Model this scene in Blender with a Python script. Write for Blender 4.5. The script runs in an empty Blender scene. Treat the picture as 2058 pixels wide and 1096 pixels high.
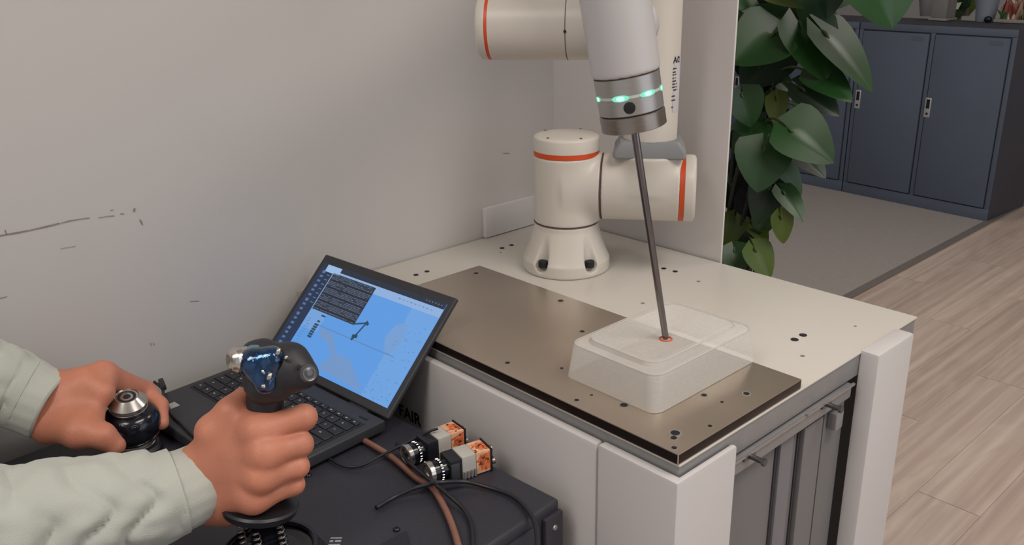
import bpy, bmesh, math, random
import numpy as np
from mathutils import Vector, Matrix, noise
random.seed(7)
R = math.radians
sc = bpy.context.scene
col = sc.collection

# ------------------------------------------------------------ camera
CAM = np.array([0.49440, -0.69555, 1.330])
r_ = np.array([0.6807915, 0.73224007, -0.01863906]); u_ = np.array([-0.23735571, 0.2446093, 0.94012157]); f_ = np.array([-0.69295397, 0.63560268, -0.34032929])
FPX = 1781.06
cd = bpy.data.cameras.new('camera'); cam = bpy.data.objects.new('camera', cd); col.objects.link(cam)
m3 = Matrix((r_, u_, -f_)).transposed().to_4x4(); m3.translation = Vector(CAM); cam.matrix_world = m3
cd.sensor_fit = 'HORIZONTAL'; cd.sensor_width = 36; cd.lens = 36 * FPX / 2058; cd.clip_start = 0.02
sc.camera = cam
# ------------------------------------------------------------ world, lights, exposure
w = bpy.data.worlds.new('world'); sc.world = w; w.use_nodes = True
w.node_tree.nodes['Background'].inputs[0].default_value = (0.9, 0.95, 1.0, 1)
w.node_tree.nodes['Background'].inputs[1].default_value = 0.50
def area(name, loc, rot, sx, sy, power, color):
    l = bpy.data.lights.new(name, 'AREA'); l.shape = 'RECTANGLE'; l.size = sx; l.size_y = sy; l.energy = power; l.color = color
    o = bpy.data.objects.new(name, l); col.objects.link(o); o.location = loc; o.rotation_euler = rot
    return o
LAMPS = [(0.95, 0.35, 2.66, 27), (0.6, 2.7, 2.66, 17), (-1.9, 2.3, 2.66, 15), (0.2, -1.7, 2.66, 24), (2.4, 0.6, 2.66, 8)]  # the lamp above the person is unseen, added to brighten the partition
for i, (x, y, z, p) in enumerate(LAMPS):
    area('ceiling_lamp_light', (x, y, z - .03), (0, 0, 0), .6, 1.2, p, (1, .94, .86))
# daylight through the tall window on the right
area('window_daylight', (3.15, 1.2, 1.55), (0, R(90), 0), 1.7, 3.2, 14, (.86, .92, 1.0))
sc.view_settings.view_transform = 'Standard'; sc.view_settings.look = 'None'
sc.view_settings.exposure = 0.0; sc.view_settings.gamma = 1.0; sc.view_settings.use_curve_mapping = False

# ------------------------------------------------------------ measuring helpers
def ray(x, y): return f_ + (x - 1029) / FPX * r_ - (y - 548) / FPX * u_
def A(x, y, ax, val):
    d = ray(x, y); return CAM + (val - CAM[ax]) / d[ax] * d
def D(x, y, dd): return CAM + ray(x, y) * dd
T = 0.80
# ------------------------------------------------------------ materials
def srgb(c):
    c = [x / 255 for x in c]
    return tuple(x / 12.92 if x <= .04045 else ((x + .055) / 1.055) ** 2.4 for x in c) + (1,)
MATS = {}
def mat(name, rgb, rough=.5, metal=0., noise_scale=0, noise_amt=.0, bump=0., bump_scale=200, spec=.5, aniso=(1, 1, 1), **kw):
    if name in MATS: return MATS[name]
    m = bpy.data.materials.new(name); m.use_nodes = True; MATS[name] = m
    nt = m.node_tree; b = nt.nodes['Principled BSDF']
    c = srgb(rgb); b.inputs['Base Color'].default_value = c; b.inputs['Roughness'].default_value = rough
    b.inputs['Metallic'].default_value = metal; b.inputs['Specular IOR Level'].default_value = spec
    for k, v in kw.items(): b.inputs[k].default_value = v
    tc = nt.nodes.new('ShaderNodeTexCoord'); mp = nt.nodes.new('ShaderNodeMapping'); mp.inputs['Scale'].default_value = aniso
    nt.links.new(tc.outputs['Object'], mp.inputs[0])
    if noise_scale:
        n = nt.nodes.new('ShaderNodeTexNoise'); n.inputs['Scale'].default_value = noise_scale; n.inputs['Detail'].default_value = 5
        nt.links.new(mp.outputs[0], n.inputs[0])
        rp = nt.nodes.new('ShaderNodeValToRGB'); rp.color_ramp.elements[0].position = .3; rp.color_ramp.elements[1].position = .7
        rp.color_ramp.elements[0].color = tuple(v * (1 - noise_amt) for v in c[:3]) + (1,)
        rp.color_ramp.elements[1].color = tuple(min(1, v * (1 + noise_amt)) for v in c[:3]) + (1,)
        nt.links.new(n.outputs[0], rp.inputs[0]); nt.links.new(rp.outputs[0], b.inputs['Base Color'])
    if bump:
        n2 = nt.nodes.new('ShaderNodeTexNoise'); n2.inputs['Scale'].default_value = bump_scale; n2.inputs['Detail'].default_value = 3
        nt.links.new(mp.outputs[0], n2.inputs[0])
        bp = nt.nodes.new('ShaderNodeBump'); bp.inputs['Strength'].default_value = bump; bp.inputs['Distance'].default_value = .002
        nt.links.new(n2.outputs[0], bp.inputs['Height']); nt.links.new(bp.outputs[0], b.inputs['Normal'])
    return m
def emis(name, rgb, st=1.):
    if name in MATS: return MATS[name]
    m = bpy.data.materials.new(name); m.use_nodes = True; MATS[name] = m
    b = m.node_tree.nodes['Principled BSDF']; b.inputs['Base Color'].default_value = (.01, .01, .01, 1)
    b.inputs['Emission Color'].default_value = srgb(rgb); b.inputs['Emission Strength'].default_value = st; b.inputs['Roughness'].default_value = .35
    return m
WALL = mat('wall_paint', (194, 190, 188), .85, noise_scale=2.5, noise_amt=.02, bump=.05)
PILLAR = mat('pillar_paint', (209, 204, 203), .8, noise_scale=3, noise_amt=.015, bump=.04)
CEIL = mat('ceiling_paint', (225, 222, 216), .9, noise_scale=5, noise_amt=.02)
CREAM = mat('robot_cream_paint', (204, 197, 188), .38, noise_scale=6, noise_amt=.008, spec=.45)
COOL = mat('robot_grey_white_paint', (184, 181, 182), .4, noise_scale=6, noise_amt=.008)
ORANGE = mat('orange_ring', (205, 72, 22), .45, noise_scale=20, noise_amt=.04)
COLLAR = mat('grey_plastic', (132, 132, 134), .5, noise_scale=15, noise_amt=.03)
SEAM = mat('seam_brown', (92, 74, 66), .7, noise_scale=20, noise_amt=.05)
HOLE = mat('dark_hole', (18, 17, 20), .6, noise_scale=30, noise_amt=.1)
ALU = mat('brushed_aluminium', (176, 173, 171), .36, .75, noise_scale=60, noise_amt=.04, aniso=(1, 1, 12))
STEELD = mat('dark_machined_steel', (150, 140, 134), .3, .85, noise_scale=60, noise_amt=.06, aniso=(1, 1, 6))
ROD = mat('steel_rod', (128, 124, 126), .25, .9, noise_scale=60, noise_amt=.08, aniso=(4, 4, 1))
PLATE = mat('stainless_plate', (190, 176, 162), .30, .8, noise_scale=9, noise_amt=.06, bump=.12, bump_scale=25)
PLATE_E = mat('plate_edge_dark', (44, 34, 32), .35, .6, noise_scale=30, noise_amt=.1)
TOPW = mat('table_top_laminate', (203, 198, 190), .38, noise_scale=3, noise_amt=.015)
PANELW = mat('white_powder_coat', (202, 198, 198), .45, noise_scale=4, noise_amt=.012)
FRAME = mat('grey_frame_aluminium', (146, 145, 146), .4, .35, noise_scale=40, noise_amt=.04, aniso=(1, 1, 1))
DOORG = mat('grey_door_panel', (114, 112, 113), .5, noise_scale=5, noise_amt=.02)
BLACKM = mat('black_powder_coat', (47, 47, 56), .5, noise_scale=250, noise_amt=.12, bump=.12, bump_scale=900)
BLACKP = mat('black_plastic', (30, 31, 37), .42, noise_scale=120, noise_amt=.08)
BLACKG = mat('black_glossy_plastic', (20, 21, 30), .16, noise_scale=50, noise_amt=.05)
KEYM = mat('key_black', (33, 34, 40), .45, noise_scale=200, noise_amt=.06)
LAPT = mat('laptop_dark_shell', (50, 51, 56), .5, noise_scale=200, noise_amt=.06)
LEG = mat('legend_grey', (165, 170, 178), .6, noise_scale=50, noise_amt=.05)
CHROME = mat('satin_chrome', (205, 200, 196), .22, .95, noise_scale=60, noise_amt=.04)
SKIN = None
LOCK = mat('locker_blue_grey_paint', (87, 96, 112), .42, noise_scale=2.5, noise_amt=.05)
LOCKD = mat('locker_side_paint', (62, 64, 76), .5, noise_scale=2.5, noise_amt=.05)
CABLE = mat('black_cable', (28, 29, 35), .4, noise_scale=60, noise_amt=.08)
CABLEO = mat('brown_orange_cable', (132, 92, 78), .4, noise_scale=40, noise_amt=.1)
PCBO = mat('orange_print', (226, 112, 66), .5, noise_scale=260, noise_amt=.5)
PCBW = mat('frosted_white_block', (186, 182, 176), .4, noise_scale=30, noise_amt=.04)

def skin_mat():
    m = mat('skin', (192, 124, 99), .5, noise_scale=28, noise_amt=.10, bump=.18, bump_scale=420)
    b = m.node_tree.nodes['Principled BSDF']
    b.inputs['Subsurface Weight'].default_value = .15; b.inputs['Subsurface Radius'].default_value = (.01, .004, .002); b.inputs['Subsurface Scale'].default_value = .5
    return m
SKIN = skin_mat()
CLOTH = mat('sage_cotton', (180, 183, 175), .92, noise_scale=14, noise_amt=.03, bump=.35, bump_scale=900, **{'Sheen Weight': .25})
NAIL = mat('nail', (196, 138, 112), .3, noise_scale=40, noise_amt=.03)

def blue_reflection_mat():
    m = mat('painted_blue_reflection', (22, 62, 102), .06, .85, noise_scale=50, noise_amt=.7, bump=1.0, bump_scale=110)  # blue and its patches paint in the reflected screen light
    b = m.node_tree.nodes['Principled BSDF']; b.inputs['Coat Weight'].default_value = 1; b.inputs['Coat Roughness'].default_value = .03
    return m
BLUE_REFL = blue_reflection_mat()

def frosted():
    m = bpy.data.materials.new('frosted_plastic'); m.use_nodes = True; nt = m.node_tree
    b = nt.nodes['Principled BSDF']; b.inputs['Base Color'].default_value = srgb((232, 229, 224)); b.inputs['Roughness'].default_value = .25
    n = nt.nodes.new('ShaderNodeTexNoise'); n.inputs['Scale'].default_value = 30
    mr = nt.nodes.new('ShaderNodeMapRange'); mr.inputs[3].default_value = .46; mr.inputs[4].default_value = .56
    nt.links.new(n.outputs[0], mr.inputs[0]); nt.links.new(mr.outputs[0], b.inputs['Alpha'])
    return m
FROST = frosted()

def wood_mat(i):
    m = bpy.data.materials.new('oak_plank'); m.use_nodes = True; nt = m.node_tree; b = nt.nodes['Principled BSDF']
    oi = nt.nodes.new('ShaderNodeObjectInfo')
    tc = nt.nodes.new('ShaderNodeTexCoord'); mp = nt.nodes.new('ShaderNodeMapping'); mp.inputs['Scale'].default_value = (7, 1.1, 1)
    nt.links.new(tc.outputs['Object'], mp.inputs[0])
    add = nt.nodes.new('ShaderNodeVectorMath'); add.operation = 'ADD'
    sc3 = nt.nodes.new('ShaderNodeMath'); sc3.operation = 'MULTIPLY'; sc3.inputs[1].default_value = 37
    nt.links.new(oi.outputs['Random'], sc3.inputs[0]); nt.links.new(mp.outputs[0], add.inputs[0]); nt.links.new(sc3.outputs[0], add.inputs[1])
    n = nt.nodes.new('ShaderNodeTexNoise'); n.inputs['Scale'].default_value = 1.3; n.inputs['Detail'].default_value = 2; n.inputs['Distortion'].default_value = .6
    nt.links.new(add.outputs[0], n.inputs[0])
    mul = nt.nodes.new('ShaderNodeMath'); mul.operation = 'MULTIPLY'; mul.inputs[1].default_value = 34
    nt.links.new(n.outputs[0], mul.inputs[0])
    sn = nt.nodes.new('ShaderNodeMath'); sn.operation = 'SINE'; nt.links.new(mul.outputs[0], sn.inputs[0])
    mp2 = nt.nodes.new('ShaderNodeMapping'); mp2.inputs['Scale'].default_value = (4, .35, 1); nt.links.new(add.outputs[0], mp2.inputs[0])
    n2 = nt.nodes.new('ShaderNodeTexNoise'); n2.inputs['Scale'].default_value = 1.6; n2.inputs['Detail'].default_value = 4; nt.links.new(mp2.outputs[0], n2.inputs[0])
    mix = nt.nodes.new('ShaderNodeMath'); mix.operation = 'MULTIPLY_ADD'; mix.inputs[1].default_value = .055; nt.links.new(sn.outputs[0], mix.inputs[0]); nt.links.new(n2.outputs[0], mix.inputs[2])
    rp = nt.nodes.new('ShaderNodeValToRGB'); e = rp.color_ramp.elements; e[0].position = .3; e[0].color = srgb((180, 160, 149)); e[1].position = .7; e[1].color = srgb((208, 190, 178))
    nt.links.new(mix.outputs[0], rp.inputs[0])
    hs = nt.nodes.new('ShaderNodeHueSaturation'); mr = nt.nodes.new('ShaderNodeMapRange'); mr.inputs[3].default_value = .95; mr.inputs[4].default_value = 1.04
    nt.links.new(oi.outputs['Random'], mr.inputs[0]); nt.links.new(mr.outputs[0], hs.inputs['Value']); nt.links.new(rp.outputs[0], hs.inputs['Color'])
    nt.links.new(hs.outputs[0], b.inputs['Base Color']); b.inputs['Roughness'].default_value = .42
    bp = nt.nodes.new('ShaderNodeBump'); bp.inputs['Strength'].default_value = .25; bp.inputs['Distance'].default_value = .002
    nt.links.new(mix.outputs[0], bp.inputs['Height']); nt.links.new(bp.outputs[0], b.inputs['Normal'])
    return m
WOOD = wood_mat(0)
CARPET = mat('grey_carpet', (158, 151, 148), .95, noise_scale=260, noise_amt=.14, bump=.6, bump_scale=500)
def leaf_mat(name, rgb):
    m = mat(name, rgb, .37, noise_scale=9, noise_amt=.22, spec=.5)
    m.node_tree.nodes['Principled BSDF'].inputs['Transmission Weight'].default_value = 0
    return m
LEAFS = [leaf_mat('leaf_deep_green', (33, 70, 29)), leaf_mat('leaf_dark_green', (24, 50, 28)), leaf_mat('leaf_yellow_green', (72, 92, 24))]
STEM = mat('plant_stem', (70, 92, 50), .6, noise_scale=30, noise_amt=.2)
MOSS = mat('dark_moss_pole', (28, 27, 30), .95, noise_scale=60, noise_amt=.4, bump=1., bump_scale=120)

# ------------------------------------------------------------ mesh helpers
def link_mesh(name, V, Fc, m, parent=None, smooth=False, mats=None, fm=None):
    me = bpy.data.meshes.new(name); me.from_pydata([tuple(map(float, v)) for v in V], [], [tuple(map(int, q)) for q in Fc]); me.update()
    o = bpy.data.objects.new(name, me); col.objects.link(o)
    for mm in (mats or [m]): me.materials.append(mm)
    if fm is not None: me.polygons.foreach_set('material_index', fm)
    if smooth: me.polygons.foreach_set('use_smooth', [True] * len(me.polygons))
    if parent: setp(o, parent)
    return o
def setp(o, p):
    o.parent = p
    M = Matrix.Identity(4); q = p
    while q: M = (q.matrix_parent_inverse @ q.matrix_basis @ M) if q.parent else (q.matrix_basis @ M); q = q.parent
    o.matrix_parent_inverse = M.inverted()
def empty(name, loc, label, cat, group=None):
    o = bpy.data.objects.new(name, None); col.objects.link(o); o.location = Vector([float(v) for v in loc]); o.empty_display_size = .02
    tag(o, label, cat, group); return o
def tag(o, label=None, cat=None, group=None, kind=None):
    if label: o['label'] = label
    if cat: o['category'] = cat
    if group: o['group'] = group
    if kind: o['kind'] = kind
    return o
class MB:
    def __init__(s): s.V = []; s.F = []; s.M = []
    def add(s, V, F, mi=0):
        n = len(s.V); s.V += [tuple(map(float, v)) for v in V]; s.F += [tuple(i + n for i in q) for q in F]; s.M += [mi] * len(F)
    def box(s, a, b, fr=None, mi=0):
        x0, y0, z0 = a; x1, y1, z1 = b
        P = [(x, y, z) for x in (x0, x1) for y in (y0, y1) for z in (z0, z1)]
        if fr: P = [fr(p) for p in P]
        s.add(P, [(0, 1, 3, 2), (4, 6, 7, 5), (0, 4, 5, 1), (2, 3, 7, 6), (0, 2, 6, 4), (1, 5, 7, 3)], mi)
    def lathe(s, o, ax, prof, n=48, mi=0, cap=True):
        """prof: list of (t along axis, radius)"""
        o = np.array(o, float); ax = np.array(ax, float); ax /= np.linalg.norm(ax)
        h = np.array([0, 0, 1.]) if abs(ax[2]) < .9 else np.array([1., 0, 0]); a = np.cross(h, ax); a /= np.linalg.norm(a); b = np.cross(ax, a)
        V = []; F = []
        for t, r in prof:
            for k in range(n):
                th = 2 * math.pi * k / n; V.append(o + ax * t + r * (math.cos(th) * a + math.sin(th) * b))
        m = len(prof)
        for j in range(m - 1):
            for k in range(n): F.append((j * n + k, j * n + (k + 1) % n, (j + 1) * n + (k + 1) % n, (j + 1) * n + k))
        if cap: F.append(tuple(range(n))[::-1]); F.append(tuple((m - 1) * n + k for k in range(n)))
        s.add(V, F, mi)
    def tube(s, pts, r, n=8, mi=0):
        pts = [np.array(p, float) for p in pts]; rs = r if hasattr(r, '__len__') else [r] * len(pts)
        V = []; F = []; a = None
        for i, p in enumerate(pts):
            t = pts[min(i + 1, len(pts) - 1)] - pts[max(i - 1, 0)]; t /= (np.linalg.norm(t) + 1e-12)
            if a is None: h = np.array([0, 0, 1.]) if abs(t[2]) < .9 else np.array([1., 0, 0]); a = np.cross(h, t)
            a = a - t * (a @ t); a /= np.linalg.norm(a); b = np.cross(t, a)
            for k in range(n): th = 2 * math.pi * k / n; V.append(p + rs[i] * (math.cos(th) * a + math.sin(th) * b))
        for j in range(len(pts) - 1):
            for k in range(n): F.append((j * n + k, j * n + (k + 1) % n, (j + 1) * n + (k + 1) % n, (j + 1) * n + k))
        F.append(tuple(range(n))[::-1]); F.append(tuple((len(pts) - 1) * n + k for k in range(n)))
        s.add(V, F, mi)
    def build(s, name, m, parent=None, smooth=False, bevel=0, seg=2, auto=None):
        mats = m if isinstance(m, (list, tuple)) else [m]
        o = link_mesh(name, s.V, s.F, None, parent, smooth, mats, s.M)
        if bevel:
            bm = bmesh.new(); bm.from_mesh(o.data)
            bmesh.ops.recalc_face_normals(bm, faces=bm.faces)
            es = [e for e in bm.edges if len(e.link_faces) == 2 and e.calc_face_angle(0) > R(35)]
            bmesh.ops.bevel(bm, geom=es, offset=bevel, segments=seg, profile=.6, affect='EDGES', clamp_overlap=True)
            bm.to_mesh(o.data); bm.free(); auto = auto or 40
        if auto:
            o.data.polygons.foreach_set('use_smooth', [True] * len(o.data.polygons))
            sharp_by_angle(o.data, R(auto))
        return o
def sharp_by_angle(me, ang):
    bm = bmesh.new(); bm.from_mesh(me); bmesh.ops.recalc_face_normals(bm, faces=bm.faces)
    for e in bm.edges: e.smooth = not (len(e.link_faces) == 2 and e.calc_face_angle(0) > ang)
    bm.to_mesh(me); bm.free()
def box(name, a, b, m, parent=None, bevel=0, fr=None, seg=2):
    q = MB(); q.box(a, b, fr); return q.build(name, m, parent, bevel=bevel, seg=seg)
def lathe(name, o, ax, prof, m, parent=None, n=48, auto=35):
    q = MB(); q.lathe(o, ax, prof, n); return q.build(name, m, parent, auto=auto)
def rprof(L, r, e=.004, r1=None):  # rounded end cylinder profile
    r1 = r if r1 is None else r1
    return [(0, r - e), (e * .3, r - e * .3), (e, r), (L - e, r1), (L - e * .3, r1 - e * .3), (L, r1 - e)]
def spline(pts, n=10):
    pts = [np.array(p, float) for p in pts]; P = [2 * pts[0] - pts[1]] + pts + [2 * pts[-1] - pts[-2]]; out = []
    for i in range(1, len(P) - 2):
        for k in range(n):
            t = k / n; a, b, c, d = P[i - 1:i + 3]
            out.append(.5 * ((2 * b) + (-a + c) * t + (2 * a - 5 * b + 4 * c - d) * t * t + (-a + 3 * b - 3 * c + d) * t ** 3))
    out.append(pts[-1]); return out

# ---- signed distance modelling (smooth unions meshed by surface nets)
def sd_cap(P, a, b, ra, rb):
    a = np.array(a, float); b = np.array(b, float); ba = b - a; L2 = ba @ ba
    h = np.clip(((P - a) @ ba) / L2, 0, 1); return np.linalg.norm(P - a - h[..., None] * ba, axis=-1) - (ra + (rb - ra) * h)
def sd_cyl(P, a, b, r, e=.004):
    a = np.array(a, float); b = np.array(b, float); ba = b - a; L = np.linalg.norm(ba); ax = ba / L
    q = P - a; t = q @ ax; rad = np.linalg.norm(q - t[..., None] * ax, axis=-1)
    dx = rad - r + e; dy = np.abs(t - L / 2) - L / 2 + e
    return np.minimum(np.maximum(dx, dy), 0) + np.sqrt(np.maximum(dx, 0) ** 2 + np.maximum(dy, 0) ** 2) - e
def sd_ell(P, c, rad):
    q = (P - np.array(c)) / np.array(rad); l = np.linalg.norm(q, axis=-1); return (l - 1) * min(rad)
def smin(a, b, k):
    h = np.clip(.5 + .5 * (b - a) / k, 0, 1); return b + (a - b) * h - k * h * (1 - h)
def smax(a, b, k): return -smin(-a, -b, k)
def nets(fn, lo, hi, res):
    lo = np.array(lo); hi = np.array(hi); n = np.ceil((hi - lo) / res).astype(int) + 1
    X, Y, Z = np.meshgrid(*[lo[i] + res * np.arange(n[i]) for i in range(3)], indexing='ij')
    P = np.stack([X, Y, Z], -1); v = fn(P); s = v < 0
    c = [np.s_[:-1], np.s_[1:]]
    acc = np.zeros(tuple(n - 1) + (3,)); cnt = np.zeros(tuple(n - 1))
    def corner(arr, i, j, k): return arr[c[i], c[j], c[k]]
    for ax in range(3):
        for p in (0, 1):
            for q in (0, 1):
                i0 = [p, q]; i0.insert(ax, 0); i1 = [p, q]; i1.insert(ax, 1)
                a = corner(v, *i0); b = corner(v, *i1); m = (a < 0) != (b < 0)
                t = np.where(m, a / (a - b + 1e-20), 0)
                pt = np.zeros(a.shape + (3,)); pt[..., ax] = t
                o = [ax_ for ax_ in range(3) if ax_ != ax]; pt[..., o[0]] = p; pt[..., o[1]] = q
                acc += pt * m[..., None]; cnt += m
    act = cnt > 0; idx = -np.ones(act.shape, int); idx[act] = np.arange(act.sum())
    ijk = np.argwhere(act); V = lo + res * (ijk + acc[act] / cnt[act][:, None])
    Fs = []
    for ax in range(3):
        a = np.take(s, range(0, n[ax] - 1), ax); b = np.take(s, range(1, n[ax]), ax)
        e = np.argwhere(a != b); o = [x for x in range(3) if x != ax]
        ok = (e[:, o[0]] > 0) & (e[:, o[1]] > 0) & (e[:, o[0]] < n[o[0]] - 1) & (e[:, o[1]] < n[o[1]] - 1); e = e[ok]
        q = []
        for (p1, p2) in ((1, 1), (0, 1), (0, 0), (1, 0)):
            g = e.copy(); g[:, o[0]] -= p1; g[:, o[1]] -= p2; q.append(idx[g[:, 0], g[:, 1], g[:, 2]])
        q = np.stack(q, 1); fl = s[e[:, 0], e[:, 1], e[:, 2]]
        if ax == 1: fl = ~fl
        q[~fl] = q[~fl][:, ::-1]; Fs.append(q)
    return V, np.concatenate(Fs)
def sdf_obj(name, fn, lo, hi, res, m, parent=None, relax=2):
    V, Fc = nets(fn, lo, hi, res)
    # light laplacian relax
    for _ in range(relax):
        acc = np.zeros_like(V); cn = np.zeros(len(V))
        for a, b in ((0, 1), (1, 2), (2, 3), (3, 0)):
            np.add.at(acc, Fc[:, a], V[Fc[:, b]]); np.add.at(cn, Fc[:, a], 1); np.add.at(acc, Fc[:, b], V[Fc[:, a]]); np.add.at(cn, Fc[:, b], 1)
        V = V + .5 * (acc / np.maximum(cn, 1)[:, None] - V)
    me = bpy.data.meshes.new(name)
    me.vertices.add(len(V)); me.vertices.foreach_set('co', V.ravel())
    me.loops.add(Fc.size); me.loops.foreach_set('vertex_index', Fc.ravel().astype(np.int32))
    me.polygons.add(len(Fc)); me.polygons.foreach_set('loop_start', np.arange(0, Fc.size, 4, dtype=np.int32)); me.polygons.foreach_set('loop_total', np.full(len(Fc), 4, np.int32))
    me.update(calc_edges=True); me.validate(); me.polygons.foreach_set('use_smooth', [True] * len(me.polygons)); me.materials.append(m)
    o = bpy.data.objects.new(name, me); col.objects.link(o)
    if parent: setp(o, parent)
    return o
def bounds(pts, pad): p = np.array(pts); return p.min(0) - pad, p.max(0) + pad

# ============================================================ SETTING
WX = -0.775; PY = 0.592; PXR = -0.356
floor = tag(box('floor', (-6, -3.2, -.06), (3.3, 6.2, -.008), mat('plank_joint', (128, 112, 102), .7, noise_scale=20, noise_amt=.05)), kind='structure')
pw, pl = .155, 1.22
base_plank = None
for i in range(29):
    x0 = -1.02 + i * pw; off = (i * .43) % 1.22
    for j in range(-1, 8):
        y0 = -3.2 + j * pl + off; y1 = min(y0 + pl - .002, 6.2); y0 = max(y0, -3.2)
        if y1 - y0 < .05 or x0 + pw > 3.35: continue
        if base_plank is None or abs((y1 - y0) - (pl - .002)) > 1e-4:
            q = MB(); q.box((0, 0, -.010), (pw - .0009, y1 - y0, 0)); o = q.build('plank', WOOD)
            if abs((y1 - y0) - (pl - .002)) < 1e-4: base_plank = o
        else:
            o = base_plank.copy(); col.objects.link(o); o.parent = None
        o.location = (x0, y0, 0); o.parent = floor
carpet = tag(box('carpet', (-6, -3.2, -.006), (-1.045, 6.2, .006), CARPET), kind='structure')
tag(box('trim_1', (-1.045, -3.2, -.004), (-1.012, 6.2, .008), mat('floor_strip', (134, 127, 123), .5, .3, noise_scale=30, noise_amt=.05)), kind='structure')
wall = tag(box('wall_left', (WX - .12, -3.2, 0), (WX, PY + .010, 2.7), WALL), kind='structure')
tag(box('wall_partition', (WX - .12, PY, 0), (PXR, PY + .005, 2.7), PILLAR, bevel=.002), kind='structure')
tag(box('wall_back', (-6, 5.9, 0), (3.3, 6.0, 2.7), WALL), kind='structure')
tag(box('wall_far_left', (-6.1, -3.2, 0), (-6, 6, 2.7), WALL), kind='structure')
tag(box('ceiling', (-6.1, -3.3, 2.7), (3.3, 6.1, 2.8), CEIL), kind='structure')
# right wall with a tall window
wr = MB(); wr.box((3.3, -3.3, 0), (3.4, -.6, 2.7)); wr.box((3.3, 3.0, 0), (3.4, 6, 2.7)); wr.box((3.3, -.6, 0), (3.4, 3.0, .6)); wr.box((3.3, -.6, 2.5), (3.4, 3.0, 2.7))
tag(wr.build('wall_right', WALL), kind='structure')
win = MB()
for y in (-.6, .58, 1.76, 2.94): win.box((3.28, y, .6), (3.34, y + .06, 2.5))
win.box((3.28, -.6, .6), (3.34, 3., .66)); win.box((3.28, -.6, 2.44), (3.34, 3., 2.5))
tag(win.build('window_1', PANELW), kind='structure')
LAMP_WHERE = ['white ceiling lamp panel above the robot bench', 'white ceiling lamp panel above the wood floor before the lockers', 'white ceiling lamp panel above the grey carpet', 'added unseen ceiling lamp panel above the person, brightening the partition', 'white ceiling lamp panel beside the tall window']
for (x, y, z, p) in LAMPS:
    t = empty('ceiling_lamp', (x, y, 2.7), LAMP_WHERE[LAMPS.index((x, y, z, p))], 'lamp', 'ceiling lamp panels above the room')
    q = MB(); q.box((x - .32, y - .62, z + .005), (x + .32, y + .62, 2.699)); q.build('lamp_frame', PANELW, t)
# scuff marks on the wall
def scuff(pts, wd, name='scuff_mark'):
    P = [A(px, py, 0, WX + .0012) for px, py in pts]; V = []; F = []
    for i, p in enumerate(P):
        d = P[min(i + 1, len(P) - 1)] - P[max(i - 1, 0)]; n = np.array([0, -d[2], d[1]]); n /= np.linalg.norm(n); k = wd * random.uniform(.5, 1.2) * .5
        V += [p - n * k, p + n * k]
        if i: F.append((2 * i - 2, 2 * i, 2 * i + 1, 2 * i - 1))
    link_mesh(name, V, F, mat('scuff_grey', (138, 128, 126), .9, noise_scale=120, noise_amt=.15), wall)
MATS['scuff_dark'] = mat('scuff_dark', (95, 85, 84), .9, noise_scale=80, noise_amt=.2)
scuff([(-5, 475), (15, 471), (28, 469), (60, 463), (95, 455), (120, 449)], .0022)
scuff([(122, 449), (140, 444), (165, 440), (180, 438)], .0016)
scuff([(198, 438), (215, 435), (230, 434)], .0014)
scuff([(242, 430), (250, 430)], .0012); scuff([(222, 423), (228, 422)], .0012)
scuff([(271, 419), (269, 426)], .0022); scuff([(281, 441), (284, 446), (287, 453)], .0016)
scuff([(10, 462), (14, 472)], .001); scuff([(122, 500), (140, 497), (152, 495)], .001); scuff([(0, 600), (15, 596)], .001)
scuff([(382, 606), (400, 605)], .001); scuff([(1010, 308), (1024, 308)], .0012); scuff([(303, 689), (304, 696)], .0012); scuff([(309, 689), (310, 694)], .001)
# low raised cable cover on the wall behind the table
zc0 = A(968, 418, 0, WX)[2]; yc = A(968, 440, 0, WX)[1]
t2 = box('cable_cover', (WX, yc, T + .001), (WX + .012, PY - .002, zc0), PANELW, None, bevel=.003)
tag(t2, 'low white raised cover strip fixed to wall behind the robot', 'wall trunking')
# small grey box on the wall seen past the laptop lid
pb = A(610, 590, 0, WX)
tag(box('wall_socket', (WX, pb[1] - .012, pb[2] - .016), (WX + .004, pb[1] + .03, pb[2] + .008), mat('socket_grey', (176, 168, 158), .6, noise_scale=20, noise_amt=.03), None, .001), 'small pale socket plate on wall just left of laptop lid', 'socket')

# ============================================================ TABLE / CART
YW = .588
cart = empty('robot_workbench', (-.39, .29, 0), 'white and grey robot bench with laminate top and steel frame', 'workbench')
box('table_top', (WX + .004, 0.0, T - .0025), (0.0, YW, T), TOPW, cart, bevel=.0008)
fm = MB(); fm.box((WX + .006, .0015, T - .036), (-.0015, YW - .004, T - .0028)); fm.build('top_frame', FRAME, cart, bevel=.002)
# corner posts
for (x, y) in ((-.045, .015), (-.045, YW - .06), (WX + .01, .015), (WX + .01, YW - .06)):
    box('post', (x, y, .06), (x + .04, y + .04, T - .037), FRAME, cart, bevel=.003)
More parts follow.
